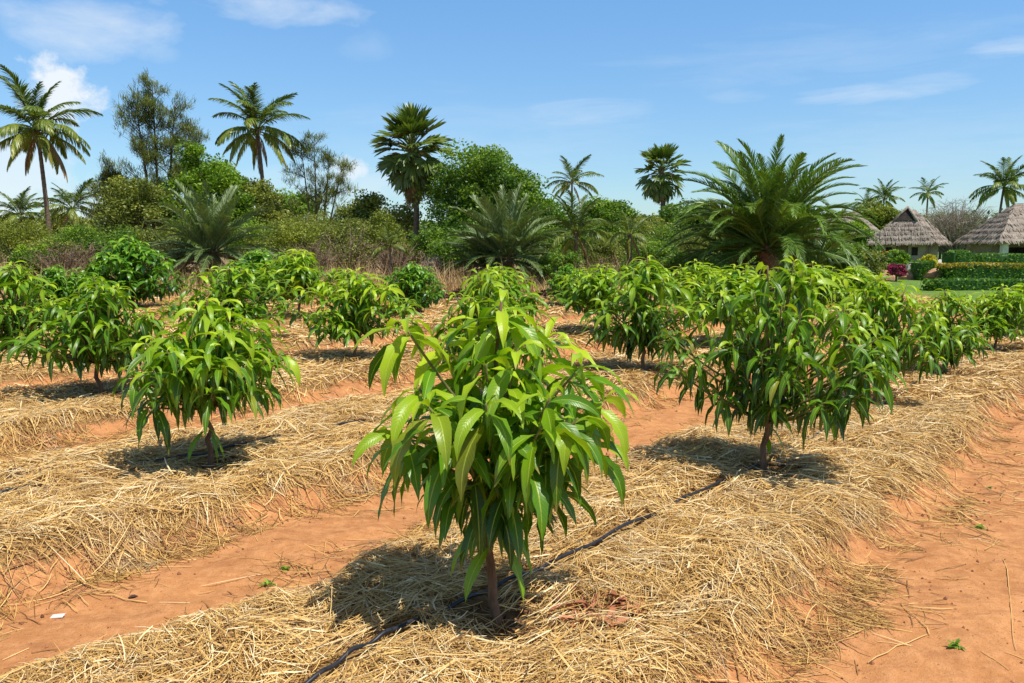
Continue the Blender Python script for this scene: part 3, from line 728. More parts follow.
def palm(name, label, group, base, crownz, key, counts, fs, trunk_r, lean=(0, 0), rot=0, dead=None, deadn=0, trunkmat='pbark', spread=.15):
    """counts: fronds per elevation class; fs: frond scale"""
    o = empty(name, base); tag(o, label, 'palm tree', group)
    h = crownz - base[2]; tr = MB(); n = 12; q = np.linspace(0, 1, n)
    P = np.stack([lean[0] * q ** 1.6, lean[1] * q ** 1.6, -.3 + (h + .3) * q], -1)
    rad = trunk_r * (1 + .55 * np.exp(-q * 9) - .28 * q) ; 
    PP = np.stack([np.interp(np.linspace(0, 1, 48), q, P[:, k]) for k in range(3)], -1)
    rr = np.interp(np.linspace(0, 1, 48), q, rad) * (1 + .06 * np.tile([0, 1], 24))
    tube(tr, PP, rr, 10); tr.build('trunk', M[trunkmat], o)
    top = P[-1]; ph = rot; tot = 0
    for k, c in enumerate(counts):
        for j in range(c):
            a = ph + j * 2 * math.pi / c + random.uniform(-.25, .25)
            f = link_part('frond', FR[key][k], o, (top[0] + math.cos(a) * spread * .6, top[1] + math.sin(a) * spread * .6, top[2] - .09 * k * fs), a, fs * random.uniform(.82, 1.1), rx=random.uniform(-.35, .35), ry=random.uniform(-.2, .2))
            tot += 1
        ph += 1.1
    for j in range(deadn):
        a = random.random() * 6.28
        d_ = link_part('dead_frond', random.choice(FR[dead]), o, (top[0], top[1], top[2] - .3 * fs), a, fs * random.uniform(.8, 1)); d_['label'] = 'drooping dry yellow brown frond'
    return o
GZ = -.12
def coconut(px, pyc, Y, fs, label, counts=(6, 8, 9, 6), deadn=4, lean=(0, 0), rot=0, tr=.16, spread=.15):
    x, y, z = AT(px, pyc, Y)
    palm('coconut_palm', label, 'coconut palms behind the plot', (x - lean[0], y, GZ), z, 'coco', counts, fs, tr, lean, rot, 'cocodead', deadn, spread=spread)
coconut(37, 128, 55, 1.0, 'tall coconut palm at far left with yellowing lower fronds', lean=(-.4, 0), rot=.3, deadn=6)
coconut(257, 128, 58, .92, 'coconut palm between the two feathery trees, left of centre', lean=(-.5, 0), rot=.9, counts=(7, 7, 7, 4), deadn=5)
coconut(572, 182, 100, .92, 'small distant coconut palm just right of the large dark round tree', rot=.5, counts=(5, 6, 6, 3), deadn=1)
coconut(1004, 186, 95, .98, 'coconut palm with yellow centre rising behind the wide thatched hut', rot=.2, counts=(6, 8, 8, 5), deadn=3, lean=(.5, 0))
coconut(928, 193, 130, .75, 'tiny distant coconut palm in the gap between the two thatched huts', rot=.7, counts=(4, 6, 5, 2), deadn=0)
coconut(884, 198, 120, .85, 'distant coconut palm directly above the small thatched hut', rot=1.7, counts=(4, 6, 6, 4), deadn=1)
coconut(866, 204, 125, .7, 'half hidden distant palm at the right edge of the big date palm', rot=1.1, counts=(4, 5, 5, 3), deadn=0)
coconut(20, 214, 75, .72, 'low yellowish coconut palm below the tall palm at far left', rot=1.2, counts=(5, 7, 7, 4), deadn=4)
coconut(72, 208, 72, .74, 'low coconut palm just right of the trunk of the tall left palm', rot=2.1, counts=(5, 7, 7, 4), deadn=3)
coconut(118, 215, 70, .62, 'low coconut palm under the tall feathery tree', rot=.4, counts=(4, 6, 7, 4), deadn=2)
coconut(576, 232, 35, .48, 'young yellow green coconut palm with upright fronds, right of the centre date palm', rot=1.9, counts=(7, 6, 5, 2), deadn=5, tr=.10)
coconut(630, 234, 33, .32, 'young palm with pale thick trunk below the second fan palm', rot=.2, counts=(4, 4, 5, 3), deadn=2, tr=.12)
coconut(390, 246, 30, .22, 'tiny bright yellow green palm sapling left of the first fan palm trunk', rot=.2, counts=(4, 5, 4, 0), deadn=0, tr=.05, spread=.03)
def datepalm(px, pyc, Y, fs, key, counts, label, deadn=4, tr=.3, rot=0.):
    x, y, z = AT(px, pyc, Y)
    palm('date_palm', label, 'wild date palms at the edge of the plot', (x, y, GZ), z, key, counts, fs, tr, (0, 0), rot, 'datedead', deadn, 'boots', spread=.35)
datepalm(768, 240, 27, .96, 'date', (18, 24, 26, 22, 18), 'huge dark green date palm with a spreading crown, right of centre', deadn=7, tr=.33, rot=.2)
datepalm(738, 262, 28.5, .66, 'date', (5, 7, 8, 7, 4), 'smaller date palm growing at the left foot of the huge one', deadn=3, tr=.2, rot=.9)
datepalm(812, 262, 28.5, .66, 'date', (4, 6, 8, 7, 4), 'smaller date palm growing at the right foot of the huge one', deadn=3, tr=.2, rot=1.7)
datepalm(508, 252, 31, .90, 'dgrey', (11, 16, 18, 16, 14), 'low grey green date palm at the centre before the large dark round tree', deadn=7, tr=.28, rot=.6)
datepalm(486, 262, 32, .7, 'dgrey', (6, 9, 10, 8, 8), 'small date palm crowding the left side of the low centre one', deadn=2, tr=.2, rot=1.6)
datepalm(212, 246, 33, .92, 'dgrey', (11, 15, 18, 16, 14), 'low silvery date palm at left below the bright green tree', deadn=16, tr=.28, rot=.1)
datepalm(176, 262, 35, .6, 'dgrey', (5, 8, 10, 8, 6), 'small dry date palm at the left side of the low silvery one', deadn=10, tr=.2, rot=1.1)

def fan_mesh(rad, mat_, age, droop, pet=1.25, bend=.35):
    """petiole and folded fan along +X"""
    mb = MB(); Lp = rad * pet
    th = np.linspace(.1, .1 - bend, 6); c = np.stack([np.cumsum(np.cos(th)), th * 0, np.cumsum(np.sin(th))], -1) * Lp / 6; c -= c[0]
    tube(mb, c, np.linspace(.05, .025, 6), 4, A=(.5, .5, .5, .8))
    n = 30; ph = np.linspace(-2.2, 2.2, n); T_ = np.array([math.cos(th[-1]), 0, math.sin(th[-1])]); Nn = np.array([-T_[2], 0, T_[0]]); sd = np.array([0, 1., 0])
    Dv = np.cos(ph)[:, None] * T_ + np.sin(ph)[:, None] * sd + .35 * np.abs(np.sin(ph))[:, None] * Nn
    a, e = dir2(Dv)
    strips(mb, np.tile(c[-1], (n, 1)), a, e, droop * rng.uniform(.5, 1.5, n), rad * (.75 + .25 * np.cos(ph)) * rng.uniform(.85, 1.08, n), rad * .14, roll=np.where(ph > 0, .6, -.6) + rng.normal(0, .25, n),
           age=np.clip(age + rng.normal(0, .14, n), 0, 1), V=np.array([0, .3, .6, .82, 1]), Wp=np.array([.08, .6, 1, .6, .05]), nc=2, fold=0)
    return mb.mesh('fan_leaf', mat_)
FAN = [fan_mesh(1, M['fan'], .35, .3), fan_mesh(1, M['fan'], .5, .5), fan_mesh(.95, M['fan'], .6, .8)]
FAND = [fan_mesh(.8, M['deadfrond'], .4, 1.0, .8), fan_mesh(.8, M['deadfrond'], .7, .8, .8)]
def fanpalm(px, pyc, Y, s, label, nleaf, deadn, rot, skirt=1.2, rt=.2):
    x, y, z = AT(px, pyc, Y); o = empty('fan_palm', (x, y, GZ)); tag(o, label, 'palm tree', 'tall fan palms behind the plot')
    h = z - GZ; q = np.linspace(0, 1, 40); P = np.stack([.25 * np.sin(q * 3), 0 * q, -.3 + (h + .3) * q], -1)
    tr = MB(); tube(tr, P, (rt + .12 * np.exp(-q * 8)) * (1 + .08 * np.tile([0, 1], 20)), 10); tr.build('trunk', M['pbark'], o)
    top = P[-1]
    for k in range(nleaf):
        e = 1.45 - 2.6 * (k / (nleaf - 1)) ** 1.05; a = rot + k * 2.39996
        link_part('fan_leaf', FAN[min(2, int(3 * k / nleaf))], o, (top[0], top[1], top[2] - .5 * s * k / nleaf), a, s * random.uniform(.85, 1.12), rx=random.uniform(-.4, .4), ry=-e + random.uniform(-.12, .12))
    for j in range(deadn):
        a = j * 2.4; d_ = link_part('dead_leaf', FAND[j % 2], o, (top[0], top[1], top[2] - (.5 + skirt * j / max(1, deadn)) * s), a, s * random.uniform(.7, .95), ry=random.uniform(.95, 1.35)); d_['label'] = 'hanging dry brown fan leaf'
fanpalm(411, 147, 45, 1.2, 'tall fan palm with a round grey green crown left of centre', 50, 12, .2, 1.5, .15)
fanpalm(661, 170, 70, 1.32, 'smaller fan palm with sparse crown and dry hanging leaves, left of the huge date palm', 36, 9, .5, 1.0, .2)

# ------------------------------------------------------------------ broadleaf trees, shrubs
def crown_pts(n_clump, per, rx, ry, rz, zc, cr, seed, hollow=.55, lump=.25, flat=0):
    r_ = np.random.default_rng(seed); a = r_.normal(size=(n_clump, 3)); a /= np.linalg.norm(a, axis=1)[:, None]
    a[:, 2] = np.where(a[:, 2] < -.55, -a[:, 2], a[:, 2])
    rad = r_.uniform(hollow, 1.0, n_clump) ** .6 * (1 + lump * (vnoise(a[:, 0] * 2 + 9, a[:, 1] * 2 + a[:, 2] * 3, seed) - .5) * 2)
    C = a * rad[:, None] * np.array([rx, ry, rz]) + np.array([0, 0, zc])
    d = r_.normal(size=(n_clump, per, 3)); d /= np.linalg.norm(d, axis=2)[..., None]
    R_ = cr * r_.uniform(.6, 1.35, n_clump)
    P = C[:, None] + d * (r_.random((n_clump, per, 1)) ** .45) * R_[:, None, None] * np.array([1.1, 1.1, .75])
    ag = np.clip(r_.normal(.45, .22, n_clump)[:, None] + r_.normal(0, .12, (n_clump, per)) + .12 * (P[..., 2] - zc) / rz, 0, 1)
    return C, P.reshape(-1, 3), ag.ravel()
def btree(name, cat, label, group, px, pyb, pyt, hw, Y, m_, leaf=.2, n_clump=70, per=110, seed=1, trunk=True, hollow=.5, crf=.22, low=.12, bark='bark', lump=.28, kids=('trunk', 'crown'), flowers=None):
    x0, _, zt = AT(px, pyt, Y); o = empty(name, (x0, Y, GZ)); tag(o, label, cat, group)
    h = zt - GZ; rx = hw / F * Y; zb = h * low; zc = (h + zb) / 2; rz = (h - zb) / 2
    C, P, ag = crown_pts(int(n_clump * 1.25), int(per * 1.7), rx * .86, min(rx * .86, 4), rz * .88, zc, crf * (rx * rz) ** .5 * 1.1, seed, hollow, lump)
    keep = P[:, 2] > .02; P = P[keep]; ag = ag[keep]
    cr = MB(); leafbits(cr, P, leaf * .74, up=.45, asp=.6, age=ag, rnd=rng.random(len(P)))
    cr.build(kids[1], M[m_], o)
    if trunk:
        tr = MB(); r0 = max(.05, h * .028); th_ = max(zc * .6, .3)
        tube(tr, [(0, 0, -.2), (.03 * h * .3, 0, th_ * .5), (0, .02, th_)], [r0 * 1.3, r0, r0 * .8], 8)
        idx = np.random.default_rng(seed).choice(len(C), min(len(C), 16), replace=False)
        for k in idx:
            c = C[k]; tube(tr, bez((0, 0, th_ * .9), (c[0] * .35, c[1] * .35, th_ + (c[2] - th_) * .45), c, 6), np.linspace(r0 * .5, r0 * .1, 6), 5)
        tr.build(kids[0], M[bark], o)
    if flowers:
        fl = MB(); k = rng.choice(len(P), flowers[1], replace=False); leafbits(fl, P[k] * np.array([1.04, 1.04, 1.02]), flowers[2], age=rng.random(len(k))); fl.build('flowers', M[flowers[0]], o)
    return o
TG = 'broadleaf trees behind the plot'; SG = 'shrubs along the far edge of the plot'
btree('broadleaf_tree', 'tree', 'large dark round tree with bright green top right of the first fan palm', TG, 490, 285, 158, 70, 43, 'green_foliage', .22, 120, 230, 2, crf=.24, low=.04, lump=.55, hollow=.35)
btree('broadleaf_tree', 'tree', 'dark tree sloping down at the right side of the large round tree', TG, 545, 285, 196, 38, 44, 'green_foliage', .25, 70, 120, 3, low=.04)
btree('broadleaf_tree', 'tree', 'bright green leafy tree between the feathery tree and the second coconut palm', TG, 206, 285, 150, 42, 50, 'bright_foliage', .26, 80, 120, 4, low=.1, lump=.4)
btree('broadleaf_tree', 'tree', 'olive tree under the second coconut palm behind the silvery date palm', TG, 252, 285, 172, 36, 52, 'olive_foliage', .25, 70, 110, 5, low=.05)
btree('broadleaf_tree', 'tree', 'dark olive tree at the foot of the tall feathery tree', TG, 135, 285, 176, 44, 48, 'olive_foliage', .22, 80, 120, 6, low=.03)
btree('broadleaf_tree', 'tree', 'olive green bushy tree left of the first fan palm trunk', TG, 372, 285, 195, 46, 47, 'olive_foliage', .22, 80, 120, 7, low=.03)
btree('broadleaf_tree', 'tree', 'dark green tree behind the young yellow palm', TG, 610, 285, 199, 38, 62, 'green_foliage', .28, 70, 120, 8, low=.03)
btree('broadleaf_tree', 'tree', 'green tree between the second fan palm and the huge date palm', TG, 690, 285, 202, 44, 64, 'green_foliage', .28, 80, 110, 9, low=.03)
btree('broadleaf_tree', 'tree', 'dark low tree under the second fan palm', TG, 645, 285, 214, 34, 60, 'olive_foliage', .28, 70, 110, 10, low=.03)
btree('broadleaf_tree', 'tree', 'yellow green tree behind the small thatched hut', TG, 878, 285, 200, 26, 88, 'yellow_foliage', .35, 60, 100, 11, low=.03)
btree('broadleaf_tree', 'tree', 'dark green tree in the gap between the two thatched huts', TG, 942, 285, 218, 26, 84, 'green_foliage', .35, 60, 100, 12, low=.03)
btree('broadleaf_tree', 'tree', 'green tree at the right edge of the huge date palm', TG, 846, 285, 216, 26, 70, 'bright_foliage', .3, 60, 100, 13, low=.03)
btree('broadleaf_tree', 'tree', 'olive tree behind the low coconut palms at far left', TG, 60, 285, 212, 46, 82, 'olive_foliage', .32, 80, 110, 14, low=.03)
btree('broadleaf_tree', 'tree', 'green tree left of the second feathery tree', TG, 288, 285, 190, 32, 66, 'green_foliage', .28, 60, 100, 15, low=.03)
btree('broadleaf_tree', 'tree', 'green low tree behind the wide thatched hut at the right edge', TG, 1024, 285, 222, 30, 88, 'green_foliage', .35, 60, 100, 16, low=.03)
SH = [(12, 216, 40, 42, 'yellow_foliage', 'yellow green shrub at the left edge below the tall coconut palm'), (80, 222, 34, 40, 'green_foliage', 'dark green shrub right of the trunk of the tall left palm'),
 (55, 240, 30, 37, 'olive_foliage', 'low olive shrub beside the foot of the tall left palm'), (120, 228, 30, 38, 'green_foliage', 'green shrub above the tall dark round mango tree'),
 (160, 222, 26, 39, 'olive_foliage', 'olive shrub between the round mango tree and the silvery date palm'), (292, 222, 40, 37, 'yellow_foliage', 'yellow green shrub right of the silvery date palm'),
 (345, 216, 34, 40, 'olive_foliage', 'olive shrub below the second feathery tree on its right'),
 (384, 212, 30, 38, 'yellow_foliage', 'pale green shrub just left of the first fan palm trunk'), 
 (448, 236, 26, 34, 'green_foliage', 'dark shrub between the first fan palm and the centre date palm'), (560, 252, 30, 30, 'green_foliage', 'low dark shrub right of the centre date palm'),
 (602, 236, 26, 42, 'olive_foliage', 'olive shrub below the young yellow palm'), (655, 240, 30, 38, 'green_foliage', 'shrub behind the tall narrow mango tree'),
 (690, 252, 34, 30, 'green_foliage', 'low green shrub at the left of the huge date palm'), (842, 240, 26, 31, 'green_foliage', 'dark green shrub at the right foot of the huge date palm'),
 (866, 250, 20, 33, 'olive_foliage', 'olive shrub left of the orange flowered one'), (640, 262, 24, 29, 'bright_foliage', 'low bright green bush behind the field edge'),
 (30, 246, 26, 33, 'green_foliage', 'low green bush beside the left edge mango tree'), (700, 226, 30, 44, 'olive_foliage', 'olive tall shrub left behind the huge date palm'),
 (470, 226, 34, 37, 'green_foliage', 'dense dark shrub behind the left side of the centre date palm'), (535, 222, 36, 38, 'green_foliage', 'dense dark shrub behind the right side of the centre date palm'),
 (590, 224, 30, 47, 'green_foliage', 'dark green shrub behind the young yellow green palm'), (630, 224, 28, 50, 'green_foliage', 'dark shrub behind the young pale trunked palm'),
 (665, 222, 30, 52, 'green_foliage', 'dark green shrub at the foot of the second fan palm'), (428, 224, 24, 40, 'green_foliage', 'dark shrub just right of the first fan palm trunk'),
 (195, 214, 34, 44, 'green_foliage', 'dark green shrub behind the left side of the silvery date palm'), (250, 216, 34, 43, 'green_foliage', 'dark green shrub behind the right side of the silvery date palm'),
 (310, 210, 32, 48, 'olive_foliage', 'olive shrub at the foot of the second feathery tree'),
 (105, 208, 32, 50, 'olive_foliage', 'dull olive shrub below the small leaning feathery tree'), (35, 228, 40, 45, 'olive_foliage', 'broad olive shrub behind the foot of the tall left palm'),
 (770, 232, 60, 33, 'green_foliage', 'broad dark shrub behind the trunk of the huge date palm')]
for k, (px, pt, hw_, Y, m_, lab) in enumerate(SH):
    btree('shrub', 'shrub', lab, SG, px, 285, pt, hw_, Y, m_, .13, 46, 90, 30 + k, hollow=.3, crf=.3, low=.0, kids=('stem', 'foliage'))
btree('flowering_shrub', 'shrub', 'green shrub with orange flowers before the small thatched hut', 'garden shrubs by the huts', 880, 285, 246, 14, 44, 'green_foliage', .12, 30, 80, 61, kids=('stem', 'foliage'), low=.0, flowers=('orange_flower', 30, .2))
btree('flowering_shrub', 'shrub', 'magenta flowering bush among orange rocks', 'garden shrubs by the huts', 897, 285, 263, 11, 38, 'magenta_flower', .12, 30, 70, 62, kids=('stem', 'blossom'), low=.1)
btree('garden_bush', 'bush', 'golden yellow bush between the rocks and the round hedge', 'garden shrubs by the huts', 928, 285, 253, 11, 41.5, 'golden_leaf', .12, 30, 90, 63, kids=('stem', 'foliage'), low=.1)
btree('garden_bush', 'bush', 'light green bush left of the golden bush before the small hut', 'garden shrubs by the huts', 895, 285, 249, 14, 46, 'bright_foliage', .13, 36, 80, 64, kids=('stem', 'foliage'), low=.0)

def twiggy(name, label, px, pyt, hw, Y, m_, n, seed, leafm=None, group='bare twiggy bushes'):
    r_ = np.random.default_rng(seed); x0, _, zt = AT(px, pyt, Y); h = zt - GZ; o = empty(name, (x0, Y, GZ)); tag(o, label, 'bush' if h < 4 else 'tree', group)
    mb = MB(); rx = hw / F * Y; ps = []
    for k in range(n):
        a = r_.random() * 6.28; rr = r_.random() ** .5 * rx; e = np.array((rr * math.cos(a), rr * math.sin(a), h * r_.uniform(.6, 1.0) * math.sqrt(max(.1, 1 - .55 * (rr / rx) ** 2))))
        B = bez((e[0] * .08, e[1] * .08, -.1), (e[0] * .3, e[1] * .3, e[2] * .6), e, 6); tube(mb, B, np.linspace(.022, .006, 6) * (1 + h / 4), 3, A=(.5, .5, r_.random(), r_.random()), cap=False)
        for q in range(7):
            i = r_.integers(1, 6); s = B[i]; d = r_.normal(size=3); d[2] = abs(d[2]) * .8; d /= np.linalg.norm(d); ee = s + d * h * r_.uniform(.08, .2)
            tube(mb, [s, (s + ee) / 2 + r_.normal(0, .03, 3), ee], [.009 * (1 + h / 5), .006 * (1 + h / 5), .003 * (1 + h / 5)], 3, A=(.5, .5, r_.random(), r_.random()), cap=False)
            ps.append(ee)
    mb.build('twigs', M[m_], o)
    if leafm:
        ps = np.array(ps); P = (ps[:, None] + r_.normal(0, .12, (len(ps), 5, 3))).reshape(-1, 3); lf = MB(); leafbits(lf, P, .10, age=r_.random(len(P))); lf.build('foliage', M[leafm], o)
for k, (px, pt, hw_, Y, m_, lf, lab) in enumerate([(350, 226, 40, 34, 'brown_twigs', 'olive_foliage', 'brown twiggy bush below the second feathery tree'), (310, 240, 30, 31, 'brown_twigs', None, 'dry brown bush low before the yellow green shrub'),
   (395, 236, 30, 32, 'brown_twigs', None, 'dry brown bush left of the palm sapling'), (60, 240, 36, 32, 'brown_twigs', None, 'dry reddish brush behind the left edge mango tree'), (95, 240, 30, 33, 'brown_twigs', None, 'dry brush left behind the tall dark round mango tree'),
   (170, 240, 22, 34, 'brown_twigs', 'olive_foliage', 'half dry bush right of the tall dark round mango tree'), (430, 252, 14, 33, 'grey_twigs', None, 'pale bare twiggy bush right of the first fan palm trunk'), (420, 262, 22, 29, 'brown_twigs', None, 'dry low brush below the first fan palm'),
   (600, 256, 34, 31, 'brown_twigs', None, 'low dry brush right of the centre date palm'), (958, 200, 42, 80, 'grey_twigs', None, 'large bare grey tree rising between the two thatched huts'), (925, 216, 24, 86, 'grey_twigs', 'olive_foliage', 'half bare olive tree behind the small thatched hut')]):
    twiggy('bare_bush' if Y < 60 else 'bare_tree', lab, px, pt, hw_, Y, m_, 90 if Y < 60 else 420, 200 + k, lf)

def casuarina(label, px, pyt, hw, Y, seed, m_='grey_foliage', dens=1.0, low=.3):
    r_ = np.random.default_rng(seed); x0, _, zt = AT(px, pyt, Y); h = zt - GZ; rx = hw / F * Y; o = empty('feathery_tree', (x0, Y, GZ)); tag(o, label, 'tree', 'tall feathery trees')
    tr = MB(); lf = MB(); stems = [(0., 0., 1.0), (rx * .35, .3, .9), (-rx * .30, -.2, .93), (rx * .65, 0, .78)]; LP = []; LA = []; LE = []; LL = []
    for (sx, sy, sh) in stems:
        S = bez((sx * .1, 0, -.3), (sx * .5, sy, h * sh * .5), (sx, sy, h * sh), 12); tube(tr, S, np.linspace(h * .013, .015, 12), 6)
        nb = int(30 * dens)
        for k in range(nb):
            q = r_.uniform(low, .98); s = np.array([np.interp(q, np.linspace(0, 1, 12), S[:, c]) for c in range(3)]); a = r_.random() * 6.28
            ln = rx * (1.15 - q) * r_.uniform(.35, .95) + .35; e = s + np.array((math.cos(a) * ln, math.sin(a) * ln, ln * r_.uniform(.25, 1.0)))
            B = bez(s, (s + e) / 2 + np.array((0, 0, .12 * ln)), e, 7); tube(tr, B, np.linspace(.035, .008, 7), 4)
            ncl = r_.integers(4, 9)
            for c in range(ncl):
                bp = B[r_.integers(2, 7)] + r_.normal(0, .16, 3); m2 = r_.integers(22, 40)
                LP.append(bp + r_.normal(0, .12, (m2, 3))); LA.append(a + r_.normal(0, 1.2, m2)); LE.append(r_.normal(.75, .5, m2)); LL.append(r_.uniform(.22, .5, m2))
    P = np.concatenate(LP); N = len(P)
    strips(lf, P, np.concatenate(LA), np.concatenate(LE), r_.uniform(.1, .9, N), np.concatenate(LL), .03, age=np.clip(r_.normal(.45, .25, N), 0, 1), V=np.array([0, .5, 1]), Wp=np.array([.7, 1, .3]), nc=2, fold=0)
    tr.build('trunk', M['bark'], o); lf.build('crown', M[m_], o)
casuarina('tall feathery grey green tree between the first two coconut palms', 152, 80, 56, 55, 5, dens=1.35, low=.22)
casuarina('thin see through feathery tree right of the second coconut palm', 314, 136, 42, 60, 6, dens=.55, low=.2)
casuarina('small feathery tree leaning out left of the tall one', 112, 165, 26, 56, 8, dens=.8, low=.3)

def grass_belt(name, label, x0, x1, y0, y1, N, h0, h1, m_, W=.02, mask=.3):
    mb = MB(); x = rng.uniform(x0, x1, N); y = y0 + (y1 - y0) * rng.random(N) ** 1.3; k = vnoise(x * .5, y * .5, 300) > mask; x = x[k]; y = y[k]; N = len(x)
    e, i_, end = bedmask(x, y); k = end < .0; x = x[k]; y = y[k]; N = len(x)
    hh = rng.uniform(h0, h1, N) * (.5 + vnoise(x * .8, y * .8, 301))
    strips(mb, np.stack([x, y, height(x, y) - .03], -1), rng.uniform(0, 6.28, N), rng.uniform(1.0, 1.5, N), rng.uniform(.2, 1.3, N), hh, W, age=rng.random(N), V=np.array([0, .5, 1]), Wp=np.array([1, .8, .1]), nc=2, fold=0)
    tag(mb.build(name, M[m_]), label, 'grass', kind='stuff')
grass_belt('dry_grass', 'belt of tall dry tan grass along the far end of the plot', -34, 10.5, 26.2, 38, 36000, .4, 1.25, 'dry_grass')
grass_belt('green_weeds', 'patches of green weeds among the dry grass behind the plot', -34, 11, 28, 44, 11000, .25, .75, 'olive_foliage', .035, .5)
grass_belt('lawn_grass', 'mown green lawn grass before the thatched huts', 13, 40, 23, 60, 30000, .04, .09, 'bright_foliage', .02, .0)

def compost(px0, px1, py, label):
    x0, y0 = G(px0, py); x1, _ = G(px1, py); mb = MB(); N = 5000
    q = rng.random(N); x = x0 + (x1 - x0) * q; y = y0 + rng.normal(0, .55, N); hh = .30 * np.exp(-((y - y0) / .6) ** 2) * (.4 + vnoise(x * 1.3, y, 400)) * np.sin(q * math.pi) ** .4
    nx, ny = 60, 12
    X = np.linspace(x0, x1, nx); Yv = np.linspace(y0 - 1.1, y0 + 1.1, ny); gx, gy = np.meshgrid(X, Yv); gq = (gx - x0) / (x1 - x0)
    gh = .28 * np.exp(-((gy - y0) / .6) ** 2) * (.4 + vnoise(gx * 1.3, gy, 400)) * np.maximum(0, np.sin(gq * math.pi)) ** .4 + height(gx.ravel(), gy.ravel()).reshape(gx.shape) - .03
    i, j = np.meshgrid(np.arange(ny - 1), np.arange(nx - 1), indexing='ij'); b = i * nx + j
    mb.add(np.stack([gx.ravel(), gy.ravel(), gh.ravel()], -1), np.stack([b, b + 1, b + nx + 1, b + nx], -1).reshape(-1, 4), A=(.5, .5, .3, .2))
    leafbits(mb, np.stack([x, y, height(x, y) + hh * rng.uniform(.6, 1.1, N)], -1), .11, up=.8, asp=.5, age=rng.random(N))
    tag(mb.build('compost_heap', M['compost']), label, 'compost', kind='stuff')
compost(432, 480, 298, 'low heap of dark reddish compost at the plot end left of the centre date palm')
compost(528, 640, 296, 'long low heap of dark reddish compost at the plot end behind the small far mango bush')

def woodland():
    mb = MB(); N = 26000
    x = rng.uniform(-190, 190, N); y = rng.uniform(150, 185, N)
    top = 4.2 + 3.2 * vnoise(x * .08, y * .02, 500) + 1.6 * vnoise(x * .35, y * .1, 501); z = top * rng.random(N) ** .6
    leafbits(mb, np.stack([x, y, z], -1), 1.25, up=.4, asp=.7, age=np.clip(rng.normal(.35, .2, N), 0, 1))
    tag(mb.build('distant_woodland', M['green_foliage']), 'distant line of low green woodland on the horizon behind the palms', 'woodland', kind='stuff')
woodland()

# ------------------------------------------------------------------ thatched huts
def thatch_mat():
    m, t = mat('thatch')
    co = t.new('ShaderNodeTexCoord').outputs['Object']; s = t.new('ShaderNodeSeparateXYZ', i_0=co)
    a = t.noise(co, 2.2, 6, .7); 
    mpn = t.new('ShaderNodeMapping', i_Vector=co); mpn.inputs['Scale'].default_value = (7, 7, .8); b = t.noise(mpn.outputs[0], 3, 4, .6)
    zz = t.m('ADD', t.m('MULTIPLY', s.outputs[2], 2.1), t.m('MULTIPLY', a, .8)); row = t.m('FRACT', zz)
    mx = t.m('ADD', t.m('MULTIPLY', a, .5), t.m('MULTIPLY', b, .5))
    c = t.ramp(mx, [(.36, (.16, .125, .10)), (.5, (.33, .275, .225)), (.66, (.52, .45, .38))])
    c = t.mix(t.ramp(row, [(.0, .65), (.16, 0.0)]), c, (.10, .075, .06))
    return finish(m, t, c, .95, bump(t, t.m('ADD', row, mx), .08, .9), .1)
M['thatch'] = thatch_mat()
M['plaster'] = make_simple('plaster', (.29, .215, .15), (.43, .34, .25), 3, .9, .01)
M['white'] = make_simple('whitewash', (.60, .56, .50), (.75, .72, .66), 3, .9, .006)
M['dark'] = make_simple('dark_interior', (.02, .017, .014), (.05, .04, .03), 4, .9, .005)
M['wood'] = make_simple('pole_wood', (.14, .09, .055), (.28, .19, .12), 8, .85, .01, (1, 1, .2))
M['rock'] = make_simple('orange_rock', (.36, .18, .10), (.55, .34, .22), 2.5, .9, .04)
M['stone'] = make_simple('pale_stone', (.42, .38, .33), (.60, .56, .50), 3, .9, .03)
